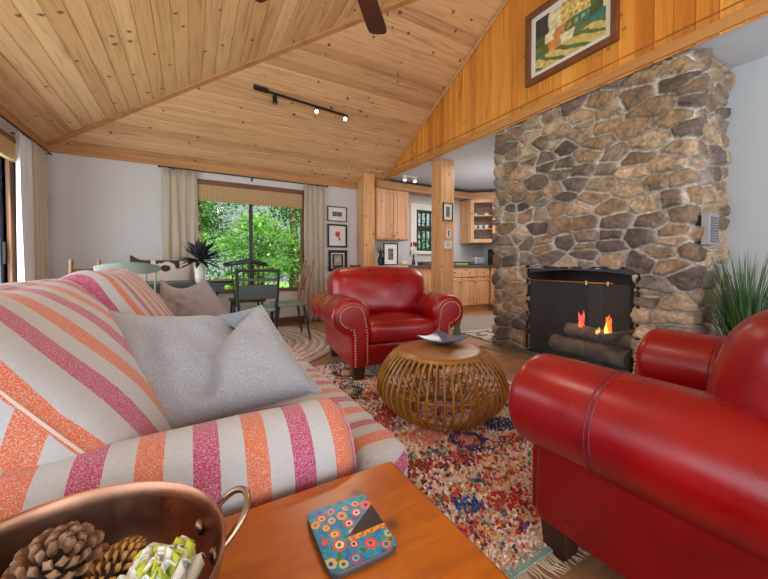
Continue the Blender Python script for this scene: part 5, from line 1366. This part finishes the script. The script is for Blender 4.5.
# ------------------------------------------------------------------ light
wd = bpy.data.worlds.new('sky'); SC.world = wd; wd.use_nodes = True; nt = wd.node_tree; bg = nt.nodes['Background']
sky = nt.nodes.new('ShaderNodeTexSky'); sky.sky_type = 'HOSEK_WILKIE'; sky.turbidity = 4; sky.sun_direction = Vector((-.3, -.6, .75)).normalized()
mxw = nt.nodes.new('ShaderNodeMix'); mxw.data_type = 'RGBA'; mxw.inputs[0].default_value = .6; nt.links.new(sky.outputs[0], mxw.inputs[6]); mxw.inputs[7].default_value = (.9,.95,1,1)
nt.links.new(mxw.outputs[2], bg.inputs[0]); bg.inputs[1].default_value = 1.3
def light(name, typ, loc, energy, col=(1,1,1), size=1, size_y=None, aim=None, spot=None, blend=.6, soft=.05):
    l = bpy.data.lights.new(name, typ); l.energy = energy; l.color = col
    if typ == 'AREA': l.shape = 'RECTANGLE'; l.size = size; l.size_y = size_y or size
    elif typ == 'SUN': l.angle = soft
    else: l.shadow_soft_size = soft
    if typ == 'SPOT': l.spot_size = radians(spot); l.spot_blend = blend
    o = bpy.data.objects.new(name, l); COL.objects.link(o); o.location = loc
    if aim is not None: o.rotation_euler = (Vector(aim)-Vector(loc)).to_track_quat('-Z', 'Y').to_euler()
    return o
light('sun', 'SUN', (0,0,9), 14, (1,.95,.86), soft=.05, aim=(3, 6, 0))
D = (.86, .935, 1.0)
light('back_fill_left', 'AREA', (-.05, YB-.02, 1.3), 120, D, 2.0, 1.9, aim=(0.2, 3, 3.4))  # added fill at an unseen opening behind the camera, tilted up to the ceiling
light('back_fill_right', 'AREA', (2.3, YB-.02, 1.3), 95, D, 1.9, 1.9, aim=(2.0, 3, 3.2))  # second added rear fill, also raised towards the ceiling boards
light('left_fill', 'AREA', (XL-.14, -.25, 1.3), 70, D, 3.2, 1.5, aim=(3, .6, 3.0))  # added fill at an unseen left-wall opening out of view
light('daylight_left_door', 'AREA', (XL-.14, 3.3, 1.1), 85, (.86,.935,1), 2.1, 1.8, aim=(3, 3.3, 1.0))
#light('daylight_big_window', 'AREA', (.81, YW+.14, 1.3), 45, (.95,1,.95), 1.5, 1.4, aim=(1.0, 0, 1.0))
light('kitchen_lamp', 'AREA', (4.4, 3.7, 2.44), 55, (1,.95,.88), 1.8, 1.4, aim=(4.4,3.7,0))
light('kitchen_fill', 'POINT', (4.2, 3.9, 1.7), 24, (1,.97,.93), soft=.3)  # added point fill to lift the white kitchen ceiling, no fixture here
for p, d in spots: light('track_spot_lamp', 'SPOT', p, 25, (1,.84,.62), spot=95, aim=p+d, soft=.02)
light('fire_glow', 'POINT', (3.16, 1.75, .55), 3.5, (1,.45,.2), soft=.05)
light('ceiling_fill', 'POINT', (.62, 1.46, 2.33), 26, (1,.86,.68), soft=.08)  # added fill below the hub to brighten the ceiling; the fan carries no light

# ------------------------------------------------------------------ camera
f_ = 335.; H_ = 264.; yaw = math.atan((384-192)/f_); pitch = radians(1.3)
cam = bpy.data.cameras.new('camera'); co = bpy.data.objects.new('camera', cam); COL.objects.link(co)
co.location = (0,0,.95); co.rotation_euler = (pi/2-pitch, 0, -yaw)
cam.sensor_fit = 'HORIZONTAL'; cam.sensor_width = 36; cam.lens = 36*f_/768; cam.clip_start = .02
cy_ = H_+f_*math.tan(pitch); cam.shift_y = -(289.5-cy_)/768
SC.camera = co
SC.view_settings.view_transform = 'Standard'; SC.view_settings.look = 'None'; SC.view_settings.gamma = 1; SC.view_settings.use_curve_mapping = False
SC.view_settings.exposure = -0.62
SC.cycles.use_denoising = True; SC.cycles.max_bounces = 8; SC.cycles.diffuse_bounces = 5; SC.cycles.sample_clamp_indirect = 6
SC.cycles.caustics_reflective = False; SC.cycles.caustics_refractive = False
